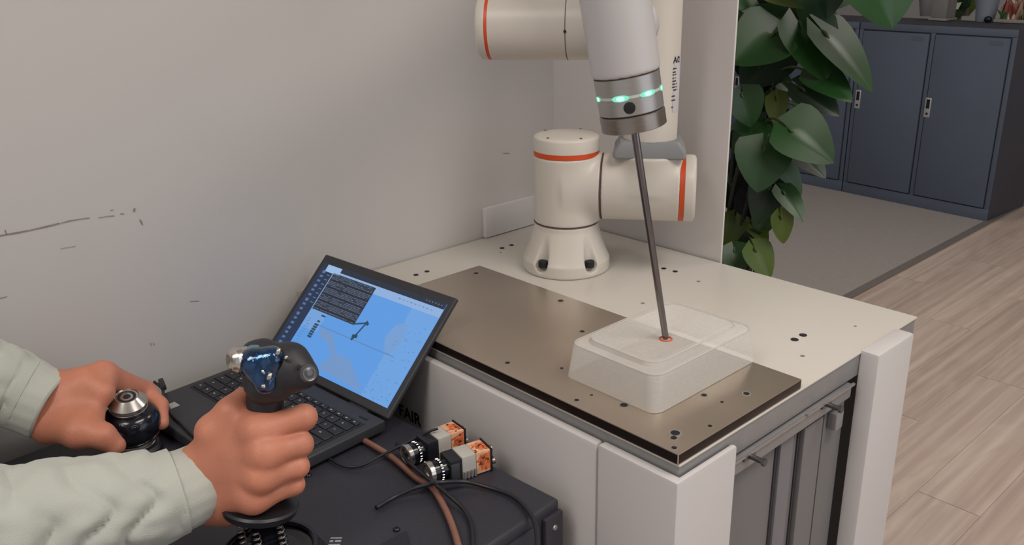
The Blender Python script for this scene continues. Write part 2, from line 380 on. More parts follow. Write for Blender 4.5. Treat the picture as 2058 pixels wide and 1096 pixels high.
# left side white panels (face y<0)
PO = -.014; zp1 = A(1362, 974, 1, PO); zp2 = A(1483, 896, 0, zp1[0]); XO = zp1[0]; ZPT = zp1[2]
print('panel', zp1, zp2)
box('side_panel', (WX + .01, PO, .05), (-.109, -.0005, ZPT - .001), PANELW, cart, bevel=.005)
cp = MB(); cxy = [(-.107, PO), (XO, PO), (XO, zp2[1]), (.0005, zp2[1]), (.0005, -.0005), (-.107, -.0005)]
cp.add([(x, y, .05) for x, y in cxy] + [(x, y, ZPT) for x, y in cxy], [(5, 4, 3, 2, 1, 0)[::1], (6, 7, 8, 9, 10, 11)] + [(i, (i + 1) % 6, 6 + (i + 1) % 6, 6 + i) for i in range(6)])
cp.build('corner_panel', PANELW, cart, bevel=.005)
e1 = A(1768, 715, 0, .026); e2 = A(1839, 670, 0, .026)
box('end_panel', (-.002, e1[1], .05), (.026, e2[1], (e1[2] + e2[2]) / 2), PANELW, cart, bevel=.005)
box('back_panel', (WX + .02, YW - .012, .05), (-.01, YW - .006, T - .037), DOORG, cart)
box('inner_wall', (-.034, .386, .07), (-.031, YW - .013, T - .037), DOORG, cart)
# rail and door on the end face
box('rail', (-.02, .0895, T - .062), (.002, .391, T - .040), FRAME, cart, bevel=.003)
q = MB(); q.box((.0025, .0895, T - .0415), (.006, .26, T - .0385)); q.box((.0025, .266, T - .0415), (.006, .391, T - .0385)); q.build('rail_lip', ALU, cart)
door = box('cabinet_door', (-.030, .0895, .08), (-.012, .335, T - .064), DOORG, cart, bevel=.002)
for y in (.222, .262, .276): box('door_groove', (-.0125, y, .10), (-.010, y + .004, T - .07), mat('groove_dark', (58, 56, 60), .6, noise_scale=9, noise_amt=.03), door)
box('door_stile', (-.012, .227, .10), (-.006, .259, T - .07), mat('stile_grey', (116, 115, 119), .45, noise_scale=9, noise_amt=.03), door, bevel=.0015)
box('door_stile', (-.012, .282, .10), (-.004, .330, T - .07), DOORG, door, bevel=.0015)
box('door_stile', (-.030, .345, .08), (-.010, .400, T - .064), DOORG, cart, bevel=.002)
box('hinge', (-.0095, .352, T - .10), (.004, .372, T - .074), FRAME, cart, bevel=.002)
q = MB(); q.box((-.5, .05, .08), (-.031, .55, .12)); q.build('bottom_shelf', DOORG, cart)
for py in ((1525, 883), (1680, 780)):
    p = A(*py, 0, .012); s = MB()
    s.lathe((.0, p[1] - .004, T - .044), (1, 0, 0), [(0, .0035), (.022, .0035)], 12)
    s.lathe((.022, p[1] - .004, T - .044), (1, 0, 0), [(0, .005), (.004, .005)], 6)
    s.box((.001, p[1] - .016, T - .0475), (.005, p[1] + .008, T - .0405))
    s.build('screw', mat('screw_steel', (110, 108, 112), .3, .9, noise_scale=40, noise_amt=.1), cart, auto=40)
# letters on side panel
def text_mesh(txt, name, size, m, parent, origin, xa, ya, off=.0006, bold=.0):
    cu = bpy.data.curves.new(name, 'FONT'); cu.body = txt; cu.size = size; cu.extrude = .0002; cu.offset = bold
    o = bpy.data.objects.new(name, cu); col.objects.link(o); bpy.context.view_layer.update()
    dg = bpy.context.evaluated_depsgraph_get(); me = bpy.data.meshes.new_from_object(o.evaluated_get(dg)); bpy.data.objects.remove(o)
    xa = Vector([float(v) for v in xa]).normalized(); ya = Vector([float(v) for v in ya]).normalized(); za = xa.cross(ya)
    M = Matrix((xa, ya, za)).transposed().to_4x4(); M.translation = Vector([float(v) for v in origin]) + za * off
    me.transform(M); me.materials.clear(); me.materials.append(m)
    o = bpy.data.objects.new(name, me); col.objects.link(o)
    if parent: setp(o, parent)
    return o
INK = mat('black_ink', (24, 22, 26), .5, noise_scale=20, noise_amt=.05)
a = A(803, 836, 1, PO)
text_mesh('FAIR', 'lettering', .0275, INK, cart, (a[0], PO, a[2] + .003), (1, 0, 0), (0, 0, 1), bold=.0006)
# small screw holes on the laminate
def disc(name, p, r, m, parent, h=.0006, n=16): return lathe(name, p, (0, 0, 1), [(0, r), (h, r)], m, parent, n, None)
for px, py, r in ((1009, 499, .0045), (1028, 493, .0045), (1006, 508, .002), (836, 553, .0045), (858, 546, .0045), (1334, 540, .0045), (1357, 546, .0045), (1404, 566, .003), (1597, 683, .0055), (1614, 674, .0055), (1613, 716, .003), (1719, 656, .002), (1292, 610, .003)):
    p = A(px, py, 2, T + .0002)
    disc('screw_hole', p, r, HOLE if r > .0035 else COLLAR, cart)
# steel plate
ZP = T + .0145
plate = tag(MB().__class__() and box('steel_plate', (-.624, -.002, T + .0006), (-.001, .253, ZP), [PLATE, PLATE_E], None, bevel=.0012), 'brownish stainless steel plate with bolt holes lying on bench top', 'metal plate')
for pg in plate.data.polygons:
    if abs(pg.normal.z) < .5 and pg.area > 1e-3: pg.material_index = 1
for px, py, r in ((957, 550, .006), (1127, 605, .0055), (1170, 667, .005), (1237, 678, .003), (1020, 730, .0045), (1159, 805, .004), (1129, 741, .003), (1254, 815, .0065), (1357, 871, .0075), (1354, 881, .005), (1355, 901, .0042), (1500, 792, .0055), (1451, 809, .0032), (1415, 795, .005), (1427, 857, .004), (1189, 795, .0025)):
    p = A(px, py, 2, ZP)
    h = MB(); h.lathe(p, (0, 0, 1), [(0, r), (.0004, r)], 18, 0); h.lathe(p + np.array([0, 0, .0004]), (0, 0, 1), [(0, r * .72), (.0002, r * .72)], 18, 1)
    h.build('bolt_hole', [ALU, HOLE], plate, auto=40)

# ============================================================ ROBOT ARM
def rrect0(x0, y0, x1, y1, r, n=5):
    return [(cx + r * math.cos(R(a0 + 90 * k / n)), cy + r * math.sin(R(a0 + 90 * k / n))) for cx, cy, a0 in ((x1 - r, y1 - r, 0), (x0 + r, y1 - r, 90), (x0 + r, y0 + r, 180), (x1 - r, y0 + r, 270)) for k in range(n + 1)]
rb = A(1138, 535, 2, T); bx, by = rb[0], rb[1]; bz = T
robot = empty('industrial_robot', (bx, by, T), 'cream jointed robot arm with orange rings standing on bench', 'robot arm')
Zc = np.array([0, 0, 1.]); O = np.array([bx, by, bz])
CR = .0565
toC = np.array([CAM[0] - bx, CAM[1] - by]); toC /= np.linalg.norm(toC); azc = math.atan2(toC[1], toC[0])
ZS = .086
def bolt_az(): return [azc + R(a) for a in (-36, 36, 144, 216)]
def base_fn(P):
    q = P - O; z = q[..., 2]; rad = np.linalg.norm(q[..., :2], axis=-1)
    h = np.clip(z / ZS, 0, 1); prof = .0765 - (.0765 - CR) * np.clip((h - .25) / .65, 0, 1) ** .8
    d = (rad - prof) * .9; d = smax(d, z - ZS, .002); d = smax(d, -z, .004)
    for a in bolt_az():
        c = O + np.array([math.cos(a) * .074, math.sin(a) * .074, .022]); 
        cut = sd_cap(P, c, c + np.array([math.cos(a) * -.006, math.sin(a) * -.006, .075]), .0125, .010)
        d = smax(d, -cut, .003)
    return d
sdf_obj('base', base_fn, O + np.array([-.085, -.085, -.005]), O + np.array([.085, .085, ZS + .006]), .0018, CREAM, robot)
for a in bolt_az():
    c = O + np.array([math.cos(a) * .0675, math.sin(a) * .0675, .018]); b = MB()
    b.lathe(c, (0, 0, 1), [(0, .0085), (.0105, .0085), (.011, .008)], 20); b.build('bolt', HOLE, robot, auto=40)
lathe('seam_ring', O + Zc * (ZS - .0002), Zc, [(0, CR + .0003), (.0012, CR + .0003)], SEAM, robot)
az2 = R(37); a2 = np.array([math.cos(az2), math.sin(az2), 0]); J2 = O + Zc * .149
def col_fn(P):
    d = sd_cyl(P, O + Zc * (ZS + .001), O + Zc * .204, CR, .002)
    s = sd_cyl(P, J2 - a2 * .0, J2 + a2 * .0615, CR - .0005, .002)
    return smin(d, s, .012)
lo, hi = bounds([O + Zc * ZS, O + Zc * .21, J2 + a2 * .05], .07)
sdf_obj('shoulder_housing', col_fn, lo, hi, .002, CREAM, robot)
lathe('orange_ring', O + Zc * .204, Zc, [(0, CR - .0004), (.0085, CR - .0004)], ORANGE, robot, 64)
cap = lathe('end_cap', O + Zc * .2125, Zc, [(0, CR), (.0195, CR), (.0225, CR - .0008), (.0240, CR - .003), (.0252, CR - .009), (.0262, CR - .03), (.0264, 0.001)], CREAM, robot, 64, 50)
for an in (-40, 30, 150, 230):
    p = O + np.array([math.cos(azc + R(an)) * .048, math.sin(azc + R(an)) * .048, .2386]); disc('cap_screw', p, .0022, HOLE, cap, .0004)
lathe('seam_ring', J2 + a2 * .0615, a2, [(0, CR + .0002), (.0011, CR + .0002)], SEAM, robot)
TU = J2 + a2 * .140
def j2_fn(P):
    d = sd_cyl(P, J2 + a2 * .063, J2 + a2 * .193, CR, .002)
    s = sd_cyl(P, TU, TU + Zc * .060, .056, .002)
    return smin(d, s, .014)
lo, hi = bounds([J2 + a2 * .06, J2 + a2 * .2, TU + Zc * .062], .064)
sdf_obj('elbow_base_housing', j2_fn, lo, hi, .002, CREAM, robot)
lathe('orange_ring', J2 + a2 * .1925, a2, [(0, CR - .0004), (.0085, CR - .0004)], ORANGE, robot, 64)
lathe('end_cap', J2 + a2 * .2008, a2, [(0, CR), (.012, CR), (.016, CR - .0015), (.018, CR - .006), (.0182, .001)], CREAM, robot, 64, 50)
ZT = J2[2] + .060
ZT = TU[2] + .0575
azf = math.atan2(CAM[1] - TU[1], CAM[0] - TU[0]); cfx = np.array([math.cos(azf), math.sin(azf), 0]); cfy = np.array([-cfx[1], cfx[0], 0])
q = MB(); V = []; ng = 0
for (hw, hd_w, zz_) in ((.0565, .046, .0), (.0590, .048, .003), (.0590, .048, .012), (.0485, .044, .0275), (.0480, .0435, .0285)):
    ring = rrect0(-hd_w, -hw, hd_w, hw, .006); ng = len(ring); V += [TU * np.array([1, 1, 0]) + Zc * (ZT + zz_) + cfx * x + cfy * y for x, y in ring]
F = [(j * ng + k, j * ng + (k + 1) % ng, (j + 1) * ng + (k + 1) % ng, (j + 1) * ng + k) for j in range(4) for k in range(ng)] + [tuple(range(ng))[::-1], tuple(4 * ng + k for k in range(ng))]
q.add(V, F); q.build('collar', COLLAR, robot, auto=30)
UT = .0445
tube_top = 1.46
ua = lathe('upper_arm_tube', (TU[0], TU[1], ZT + .028), Zc, [(0, UT), (tube_top - ZT - .028, UT)], CREAM, robot, 64)
# label sticker on the tube, facing the camera's right
def on_tube(az, z, rr): return np.array([TU[0] + math.cos(az) * rr, TU[1] + math.sin(az) * rr, z])
vt = np.array([CAM[0] - TU[0], CAM[1] - TU[1]]); azt = math.atan2(vt[1], vt[0])
azl = azt + R(62)
zt0 = 1.33 + 0; 
def zfor(py): return A(1350, py, 0, TU[0] + math.cos(azl) * UT)[2]
z_lo, z_hi = zfor(226), zfor(112)
V = []; F = []
for i in range(7):
    az = azl + R(-16 + i * 32 / 6 + 4)
    V += [on_tube(az, z_lo, UT + .0004), on_tube(az, z_hi, UT + .0004)]
    if i: F.append((2 * i - 2, 2 * i, 2 * i + 1, 2 * i - 1))
lab = link_mesh('label_sticker', V, F, mat('sticker_silver', (196, 192, 196), .4, noise_scale=20, noise_amt=.03), robot, True)
def curved_text(txt, size, z, az0, parent, bold=.0002):
    cu = bpy.data.curves.new('lettering', 'FONT'); cu.body = txt; cu.size = size; cu.extrude = .00005; cu.offset = bold
    o = bpy.data.objects.new('lettering', cu); col.objects.link(o); bpy.context.view_layer.update()
    me = bpy.data.meshes.new_from_object(o.evaluated_get(bpy.context.evaluated_depsgraph_get())); bpy.data.objects.remove(o)
    for v in me.vertices:
        v.co = Vector(on_tube(az0 + v.co.x / UT, z + v.co.y, UT + .0006 + v.co.z))
    me.materials.clear(); me.materials.append(INK); o = bpy.data.objects.new('lettering', me); col.objects.link(o); setp(o, parent)
curved_text('A/2', .013, zfor(127), azl - R(15), lab, .0004)
rows = [(140, .010), (147, .009), (152, .011), (159, .009), (165, .010), (171, .013), (177, .014), (183, .015), (195, .008), (203, .010), (217, .006)]
q = MB()
rr2 = UT + .0007
for py, wdt in rows:
    z = zfor(py); k = int(wdt / .0016)
    for i in range(k):
        if random.random() < .12: continue
        a0 = azl - R(16) + i * .0016 / UT; a1 = a0 + .0011 / UT
        q.add([on_tube(a0, z, rr2), on_tube(a1, z, rr2), on_tube(a1, z + .0022, rr2), on_tube(a0, z + .0022, rr2)], [(0, 1, 2, 3)])
tag(q.build('label_print', INK, lab), kind='stuff')
# wrist: horizontal housing + tilted tool link
tip = A(1338, 681, 2, T + .069)
rh = np.array([math.cos(R(47.1)), math.sin(R(47.1)), 0])
def proj(p):
    v = np.array(p) - CAM; return np.array([1029 + FPX * (v @ r_) / (v @ f_), 548 - FPX * (v @ u_) / (v @ f_)])
best = None
for th in np.arange(6, 16, .1):
    up = Zc - math.tan(R(th)) * rh; up /= np.linalg.norm(up)
    for L in np.arange(.2, .36, .004):
        e = np.linalg.norm(proj(tip + up * L) - np.array([1275, 258]))
        if best is None or e < best[0]: best = (e, th, L, up)
_, th, LR, up = best
FB = tip + up * LR                                      # underside centre of tool flange
dpt = (FB - CAM) @ f_; TR = 64.5 / FPX * dpt
print('tilt', th, 'L', LR, 'flange', FB, 'depth', dpt, 'TR', TR)
px_m = dpt / FPX
def tl(py_len): return py_len * px_m * 1.02
s0 = 0; s1 = tl(32); s2 = s1 + tl(2); s3 = s2 + tl(33); s4 = s3 + tl(7); s5 = s4 + tl(31)
lathe('tool_flange', FB, up, [(0, TR - .001), (.001, TR + .0005), (s1 - .001, TR + .0005), (s1, TR - .0008)], STEELD, robot, 64)
lathe('flange_gap', FB + up * s1, up, [(0, TR - .002), (s2 - s1, TR - .002)], HOLE, robot, 64)
mid = lathe('wrist_band', FB + up * s2, up, [(0, TR - .001), (.001, TR), (s5 - s2, TR + .0005)], ALU, robot, 64)
# glowing light ring segments
toc = CAM - FB; toc = toc - up * (toc @ up); toc /= np.linalg.norm(toc); side = np.cross(up, toc); side /= np.linalg.norm(side)
if side @ r_ < 0: side = -side
def onw(an, s, rr): return FB + up * s + rr * (math.cos(an) * toc + math.sin(an) * side)
ringm = mat('light_ring_lens', (190, 200, 190), .3, noise_scale=30, noise_amt=.02)
lr = lathe('light_ring', FB + up * (s3 + .0005), up, [(0, TR + .0003), (s4 - s3 - .001, TR + .0005)], ringm, robot, 64)
GL = emis('green_led', (132, 232, 196), 1.0); GLC = emis('white_green_led', (205, 245, 240), 1.1)
def led(anc, half, hh):
    V = []; F = []; n = 14; sm = (s3 + s4) / 2
    for i in range(n + 1):
        u = -1 + 2 * i / n; h = hh * math.sqrt(max(0, 1 - u * u)) + 1e-5
        V += [onw(anc + u * half, sm - h, TR + .0011), onw(anc + u * half, sm + h, TR + .0011)]
        if i: F.append((2 * i - 2, 2 * i, 2 * i + 1, 2 * i - 1))
    return V, F
for anc, half, hh in ((-68, 9, .0030), (-16, 15.5, .0036), (33, 16, .0034), (74, 9, .0034), (120, 15, .0034), (-120, 15, .0034), (180, 15, .0034)):
    V, F = led(R(anc), R(half), hh); o = link_mesh('led', V, F, GL, lr)
    V, F = led(R(anc), R(half * .5), hh * .7); V = [v + .0002 * toc for v in V]; link_mesh('led_core', V, F, GLC, lr)
hc = onw(R(-3), s2 + (s3 - s2) * .52, TR - .003); hd = math.cos(R(-3)) * toc + math.sin(R(-3)) * side
q = MB(); q.lathe(hc, hd, [(0, .0066), (.0042, .0066), (.0044, .0058)], 24, 0); q.build('button', HOLE, robot, auto=40)
lathe('seam_ring', FB + up * s5, up, [(0, TR + .0003), (.0009, TR + .0003)], SEAM, robot, 64)
T0 = FB + up * (s5 + .001); TLn = .205
Hc = D(1235, 50, ((D(1240, 50, 1) @ np.zeros(3)) + dpt + .030)); RH = 68 / FPX * (dpt + .045)
ah = np.array([math.cos(R(37)), math.sin(R(37)), 0])
def tpx0(x):
    return min((abs(proj(Hc + ah * t)[0] - x), t) for t in np.arange(0, .14, .001))[1]
TE = tpx0(1326)
def tfn(P):
    return smin(sd_cyl(P, T0, T0 + up * TLn, TR + .002, .003), sd_cyl(P, Hc - ah * .03, Hc + ah * TE, RH * .82, .034), .005)
lo, hi = bounds([T0, T0 + up * TLn, Hc - ah * .07, Hc + ah * TE], .05)
sdf_obj('wrist_link', tfn, lo, hi, .002, COOL, robot)
def tpx(x):   # length along housing axis reaching image column x
    b = None
    for t in np.arange(-.3, .1, .001):
        e = abs(proj(Hc + ah * t)[0] - x)
        if b is None or e < b[0]: b = (e, t)
    return b[1]
t0, t1, t2_, t3 = tpx(966), tpx(984), tpx(992), tpx(1143)
lathe('wrist_end_cap', Hc + ah * t0, ah, [(0, .001), (0, RH - .007), (.0015, RH - .003), (.004, RH - .0005), (t1 - t0, RH)], CREAM, robot, 64, 50)
lathe('orange_ring', Hc + ah * t1, ah, [(0, RH - .0003), (t2_ - t1, RH - .0003)], ORANGE, robot, 64)
lathe('wrist_housing', Hc + ah * t2_, ah, [(0, RH), (t3 - t2_, RH)], CREAM, robot, 64)
lathe('seam_ring', Hc + ah * t3, ah, [(0, RH + .0002), (.0009, RH + .0002)], SEAM, robot, 64)
lathe('wrist_housing', Hc + ah * (t3 + .001), ah, [(0, RH), (-.018 - t3, RH)], CREAM, robot, 64)
q = MB(); sv = np.cross(ah, Zc); sv = sv if sv @ toc > 0 else -sv
pq = Hc + ah * (t3 + .0005) + sv * (RH * .995) - Zc * .004; q.lathe(pq, sv, [(0, .0018), (.0008, .0018)], 12); q.build('set_screw', HOLE, robot)
# out-of-frame elbow and forearm
EL = np.array([TU[0], TU[1], tube_top + .02])
WT = T0 + up * (TLn + .02)
def elb(P):
    d = sd_cyl(P, EL - a2 * .07, EL + a2 * .09, CR, .006); fa0 = EL - a2 * .04 + np.array([0, 0, .0]);
    d = smin(d, sd_cap(P, fa0, WT + Zc * .06, .044, .038), .02); return smin(d, sd_cap(P, WT + Zc * .06, T0 + up * TLn, .04, TR), .015)
lo, hi = bounds([EL - a2 * .07, EL + a2 * .09, WT + Zc * .06, T0 + up * TLn, EL], .065)
sdf_obj('forearm', elb, lo, hi, .005, CREAM, robot)
# tool rod
lathe('rod_collar', FB - up * .004, up, [(0, .0052), (.0015, .0075), (.005, .0078)], STEELD, robot, 32)
rd = MB(); rd.lathe(tip, up, [(0, .0032), (.003, .0041), (LR - .004, .0046)], 28); rd.build('tool_rod', ROD, robot, auto=50)

# ============================================================ FROSTED CONTAINER
def rrect(x0, y0, x1, y1, r, n=6):
    out = []
    for cx, cy, a0 in ((x1 - r, y1 - r, 0), (x0 + r, y1 - r, 90), (x0 + r, y0 + r, 180), (x1 - r, y0 + r, 270)):
        for k in range(n + 1): a = R(a0 + 90 * k / n); out.append((cx + r * math.cos(a), cy + r * math.sin(a)))
    return out
def loft(name, secs, m, parent=None, caps=(True, True), auto=35):
    q = MB(); V = []; F = []; n = len(secs[0][0])
    for ring, z in secs: V += [(x, y, z) for x, y in ring]
    for j in range(len(secs) - 1):
        for k in range(n): F.append((j * n + k, j * n + (k + 1) % n, (j + 1) * n + (k + 1) % n, (j + 1) * n + k))
    if caps[0]: F.append(tuple(range(n))[::-1])
    if caps[1]: F.append(tuple((len(secs) - 1) * n + k for k in range(n)))
    q.add(V, F); return q.build(name, m, parent, auto=auto)
cx0, cy0, cx1, cy1 = -.221, .047, -.071, .262
cont = empty('plastic_container', ((cx0 + cx1) / 2, (cy0 + cy1) / 2, ZP), 'upturned frosted clear plastic container under the robot tool', 'container')
def cs(i, r): return rrect(cx0 + i, cy0 + i, cx1 - i, cy1 - i, r)
zt = T + .062
loft('tub', [(cs(.0, .014), ZP + .0008), (cs(.0003, .015), ZP + .005), (cs(.004, .016), zt - .005), (cs(.0055, .016), zt - .0015), (cs(.009, .014), zt)], FROST, cont, (False, False))
loft('lid_panel', [(cs(.009, .014), zt), (cs(.017, .02), zt + .0005), (cs(.0185, .021), zt + .005), (cs(.021, .021), zt + .0065), (cs(.026, .018), zt + .0062)], FROST, cont, (False, True))
# rolled rims catching light
def rim(inset, rad, z, rr, name):
    ring = [(x, y, z) for x, y in rrect(cx0 + inset, cy0 + inset, cx1 - inset, cy1 - inset, rad, 6)]; ring.append(ring[0])
    q = MB(); q.tube(ring, rr, 6); return q.build(name, mat('frosted_rim', (216, 212, 206), .3, noise_scale=20, noise_amt=.02, Alpha=.55), cont, auto=60)
rim(.0195, .020, zt + .0055, .0013, 'lid_rim'); rim(.0055, .016, zt - .001, .0010, 'tub_rim')
tq = MB(); ctr = np.array([tip[0], tip[1], T + .0688]); tq.tube([ctr + np.array([.0075 * math.cos(a), .0075 * math.sin(a), 0]) for a in np.linspace(0, 2 * math.pi, 25)], .0011, 8)
tag(tq.build('grommet', mat('orange_grommet', (205, 92, 62), .4, noise_scale=30, noise_amt=.05), cont, auto=60), 'thin orange ring around the tool hole')

# ============================================================ BLACK EQUIPMENT CASE
BY = R(3.8); bxa = np.array([math.cos(BY), math.sin(BY), 0]); bya = np.array([-math.sin(BY), math.cos(BY), 0])
ZB = .709
BC = A(1130, 1003, 2, ZB)                    # far right top corner
BC = np.array([-.138, -.040, 0])
def BF(p): return BC + bxa * p[0] + bya * p[1] + np.array([0, 0, p[2]])   # local: x<0 to the left, y<0 towards the viewer
LX = .607; LY = .52
case = empty('equipment_case', BF((-LX / 2, -LY / 2, .0)), 'black metal equipment case carrying laptop and joysticks beside the bench', 'case')
box('body', (-LX, -LY, .08), (-.004, 0, ZB), BLACKM, case, bevel=.007, fr=BF, seg=3)
box('side_plate', (-.0045, -.004 - .030, .10), (.003, -.002, ZB - .012), BLACKM, case, bevel=.003, fr=BF)
box('side_plate', (-.0045, -LY + .002, .10), (.001, -.050, ZB - .014), BLACKM, case, bevel=.003, fr=BF)
for (x, y) in ((-.04, -.05), (-LX + .04, -.05), (-.04, -LY + .05), (-LX + .04, -LY + .05)):
    c = BF((x, y, 0)); lathe('foot', c, Zc, [(0, .02), (.075, .02), (.0805, .026)], BLACKP, case, 20)
for px, py in ((620, 957), (797, 1066), (1098, 930)):
    if px > 1000: continue
    p = A(px, py, 2, ZB); q = MB(); q.lathe(p, Zc, [(0, .0042), (.002, .004), (.0032, .0026), (.0032, .0012), (.002, .001)], 18); q.build('screw', mat('black_screw', (60, 60, 64), .25, .8, noise_scale=30, noise_amt=.1), case, auto=50)
pp = A(1097, 1063, 0, -.136); q = MB(); q.lathe(BF((.003, -.018, pp[2] - 0.004)), bxa, [(0, .0036), (.0015, .003), (.0016, .001)], 16); q.build('screw', ALU, case, auto=50)
# printed marks
pm = A(664, 1084, 2, ZB)
q = MB()
for (x, y, wx, wy) in ((0, 0, .013, .0022), (.0, -.006, .004, .0034), (.006, -.006, .007, .0034), (.0, -.012, .013, .0022)):
    q.box((x, y, .0002), (x + wx, y + wy, .0005), fr=lambda p: np.array([pm[0], pm[1], ZB]) + rh * p[0] + np.array([-rh[1], rh[0], 0]) * p[1] + Zc * p[2])
q.build('printed_mark', LEG, case)
# raised dark bracket near the bottom edge of the picture
bp_ = [A(x, y, 2, ZB) for x, y in ((817, 1073), (825, 1118), (745, 1145), (745, 1112))]
q = MB(); q.add([p + Zc * .0003 for p in bp_] + [p + Zc * .005 for p in bp_], [(0, 1, 2, 3), (7, 6, 5, 4), (0, 4, 5, 1), (1, 5, 6, 2), (2, 6, 7, 3), (3, 7, 4, 0)]); q.build('bracket', BLACKP, case, bevel=.0008)

# ============================================================ LAPTOP
ZL = ZB + .022
L1 = A(525, 716, 2, ZL); L2 = A(780, 843, 2, ZL); LW = .310
ly = math.atan2(*(L2 - L1)[[1, 0]]); lx = np.array([math.cos(ly), math.sin(ly), 0]); lb = np.array([-lx[1], lx[0], 0])
Lc = (L1 + L2) / 2 - lx * LW / 2
def LF(p): return Lc + lx * p[0] - lb * p[1] + Zc * p[2]     # x right, y towards user, z up from deck
lap = empty('laptop', LF((LW / 2, .1, -.02)), 'open dark laptop showing a blue simulation window, on the black case', 'laptop')
DP = .208
def chassis():
    q = MB(); q.box((0, .004, -.0165), (LW, DP, 0), LF); return q.build('chassis', LAPT, lap, bevel=.003, seg=3)
ch = chassis()
for x in (.02, LW - .04):
    for y in (.02, DP - .03): box('rubber_foot', (x, y, -.0215), (x + .02, y + .008, -.0163), BLACKP, lap, fr=LF)
box('keyboard_tray', (.012, .030, .0001), (LW - .012, .130, .0006), BLACKP, lap, fr=LF)
# keys: proto then copies
rowsK = [[.6] * 16, [1] * 13 + [1.6], [1.4] + [1] * 12 + [1.2], [1.7] + [1] * 11 + [1.9], [2.2] + [1] * 10 + [2.4], [1, 1, 1, 1, 5.2, 1, 1, 1, 1, 1]]
kx0, kx1 = .0145, LW - .0145; ky = .0325; protoK = {}
legm = MB()
for ri, row in enumerate(rowsK):
    tot = sum(row); kh = .0105 if ri == 0 else .0172; x = kx0
    for wv in row:
        wk = wv / tot * (kx1 - kx0); key = (round(wk, 4), kh)
        if key not in protoK:
            q = MB(); q.box((0, 0, 0), (wk - .0028, kh - .0026, .0016)); o = q.build('key', KEYM, None, bevel=.0006, seg=1); protoK[key] = o
        else: o = protoK[key].copy(); col.objects.link(o)
        M = Matrix((lx, -lb, Zc)).transposed().to_4x4(); M[0][2], M[1][2], M[2][2] = 0, 0, 1
        M.translation = Vector(LF((x, ky, .0006))); o.parent = lap; o.matrix_parent_inverse = Matrix.Translation(-lap.location); o.matrix_basis = M
        if wv < 4:
            s = .0026; cxk = x + wk * .3; cyk = ky + kh * .32
            legm.box((cxk, cyk, .0023), (cxk + s * random.uniform(.6, 1.5), cyk + s * .8, .0024), LF)
        x += wk
    ky += kh
tag(legm.build('key_legends', LEG, lap), kind='stuff')
box('touchpad', (.105, .146, .0001), (.20, .196, .0006), mat('touchpad', (42, 43, 48), .35, noise_scale=100, noise_amt=.05), lap, fr=LF)
# fingerprint / power mark
box('power_button', (LW - .035, .018, .0001), (LW - .019, .0215, .0010), KEYM, lap, fr=LF)
# sticker on palm rest
sp = A(343, 817, 2, ZL + .0003)
stk = MB(); stk.box((-.008, -.010, 0), (.008, .010, .0004), lambda p: sp + lx * p[0] + lb * p[1] + Zc * p[2]); stk.build('sticker', mat('white_sticker', (170, 168, 166), .5, noise_scale=20, noise_amt=.03), lap)
# lid
ang = R(136 - 90); lu = lb * math.sin(ang) + Zc * math.cos(ang); ln = np.cross(lx, lu); LH = .196
Lh = (L1 + L2) / 2 - lx * LW / 2 - lb * .002
def SF(p): return Lh + lx * p[0] + lu * p[1] + ln * p[2]      # x right, y up the lid, z out of the screen
lid = box('lid', (0, 0.001, -.008), (LW, LH, -.0008), LAPT, lap, bevel=.0028, fr=SF, seg=3)
for x in (.04, LW - .08): 
    q = MB(); q.lathe(LF((x, .002, -.005)), lx, [(0, .0045), (.04, .0045)], 16); q.build('hinge', BLACKP, lap, auto=40)
SX0, SX1, SY0, SY1 = .010, LW - .010, .014, LH - .0135
scr = box('screen', (SX0, SY0, -.0008), (SX1, SY1, -.0002), emis('screen_blue', (88, 150, 220)), lap, fr=SF)
def SP(s, t, z): return SF((SX0 + s * (SX1 - SX0), SY1 - t * (SY1 - SY0), z))
def sq(name, s0, t0, s1, t1, m, z, b=None):
    q = b or MB(); q.add([SP(s0, t1, z), SP(s1, t1, z), SP(s1, t0, z), SP(s0, t0, z)], [(0, 1, 2, 3)])
    return None if b else q.build(name, m, scr)
sq('top_bar', 0, 0, 1, .055, emis('scr_dark', (28, 40, 58)), .0000)
sq('dock', 0, .055, .117, 1, emis('scr_dock', (24, 44, 76)), .0000)
sq('tool_bar', .117, .055, 1, .135, emis('scr_bar', (138, 172, 216)), .0000)
sq('side_pane', .80, .135, 1, 1, emis('scr_pane', (104, 158, 220)), .0000)
sq('lower_pane', .117, .47, .26, .66, emis('scr_pane2', (112, 158, 214)), .0000)
q = MB(); q.add([SP(*v, .0001) for v in ((.27, .60), (.392, .613), (.478, .76), (.60, .76), (.80, .975), (.62, .96), (.417, .946), (.46, .80), (.38, .70), (.30, .68))][::-1], [tuple(range(10))]); q.build('ground_shade', emis('scr_shade', (108, 146, 196)), scr)
q = MB(); q.add([SP(*v, .0001) for v in ((.76, .33), (.82, .28), (.87, .42), (.84, .56), (.79, .60), (.74, .46))], [tuple(range(6))]); q.build('cloud_shade', emis('scr_shade2', (112, 154, 206)), scr)
sq('badge', .045, .012, .17, .085, emis('scr_badge', (150, 184, 222)), .0002)
sq('terminal', .124, .075, .49, .468, emis('scr_term', (38, 48, 66)), .0002)
sq('terminal_edge', .117, .075, .124, .468, emis('scr_edge', (128, 156, 196)), .0002)
tx = MB(); random.seed(3)
for k in range(26):
    t = .085 + k * .0146
    if k % 5 == 4: continue
    s = .130
    while s < .47:
        l = random.uniform(.006, .03)
        if random.random() < .85: tx.add([SP(s, t + .0055, .0003), SP(min(s + l, .485), t + .0055, .0003), SP(min(s + l, .485), t, .0003), SP(s, t, .0003)], [(0, 1, 2, 3)])
        s += l + .005
tag(tx.build('terminal_text', emis('scr_text', (92, 106, 128)), scr), kind='stuff')
bd = MB()
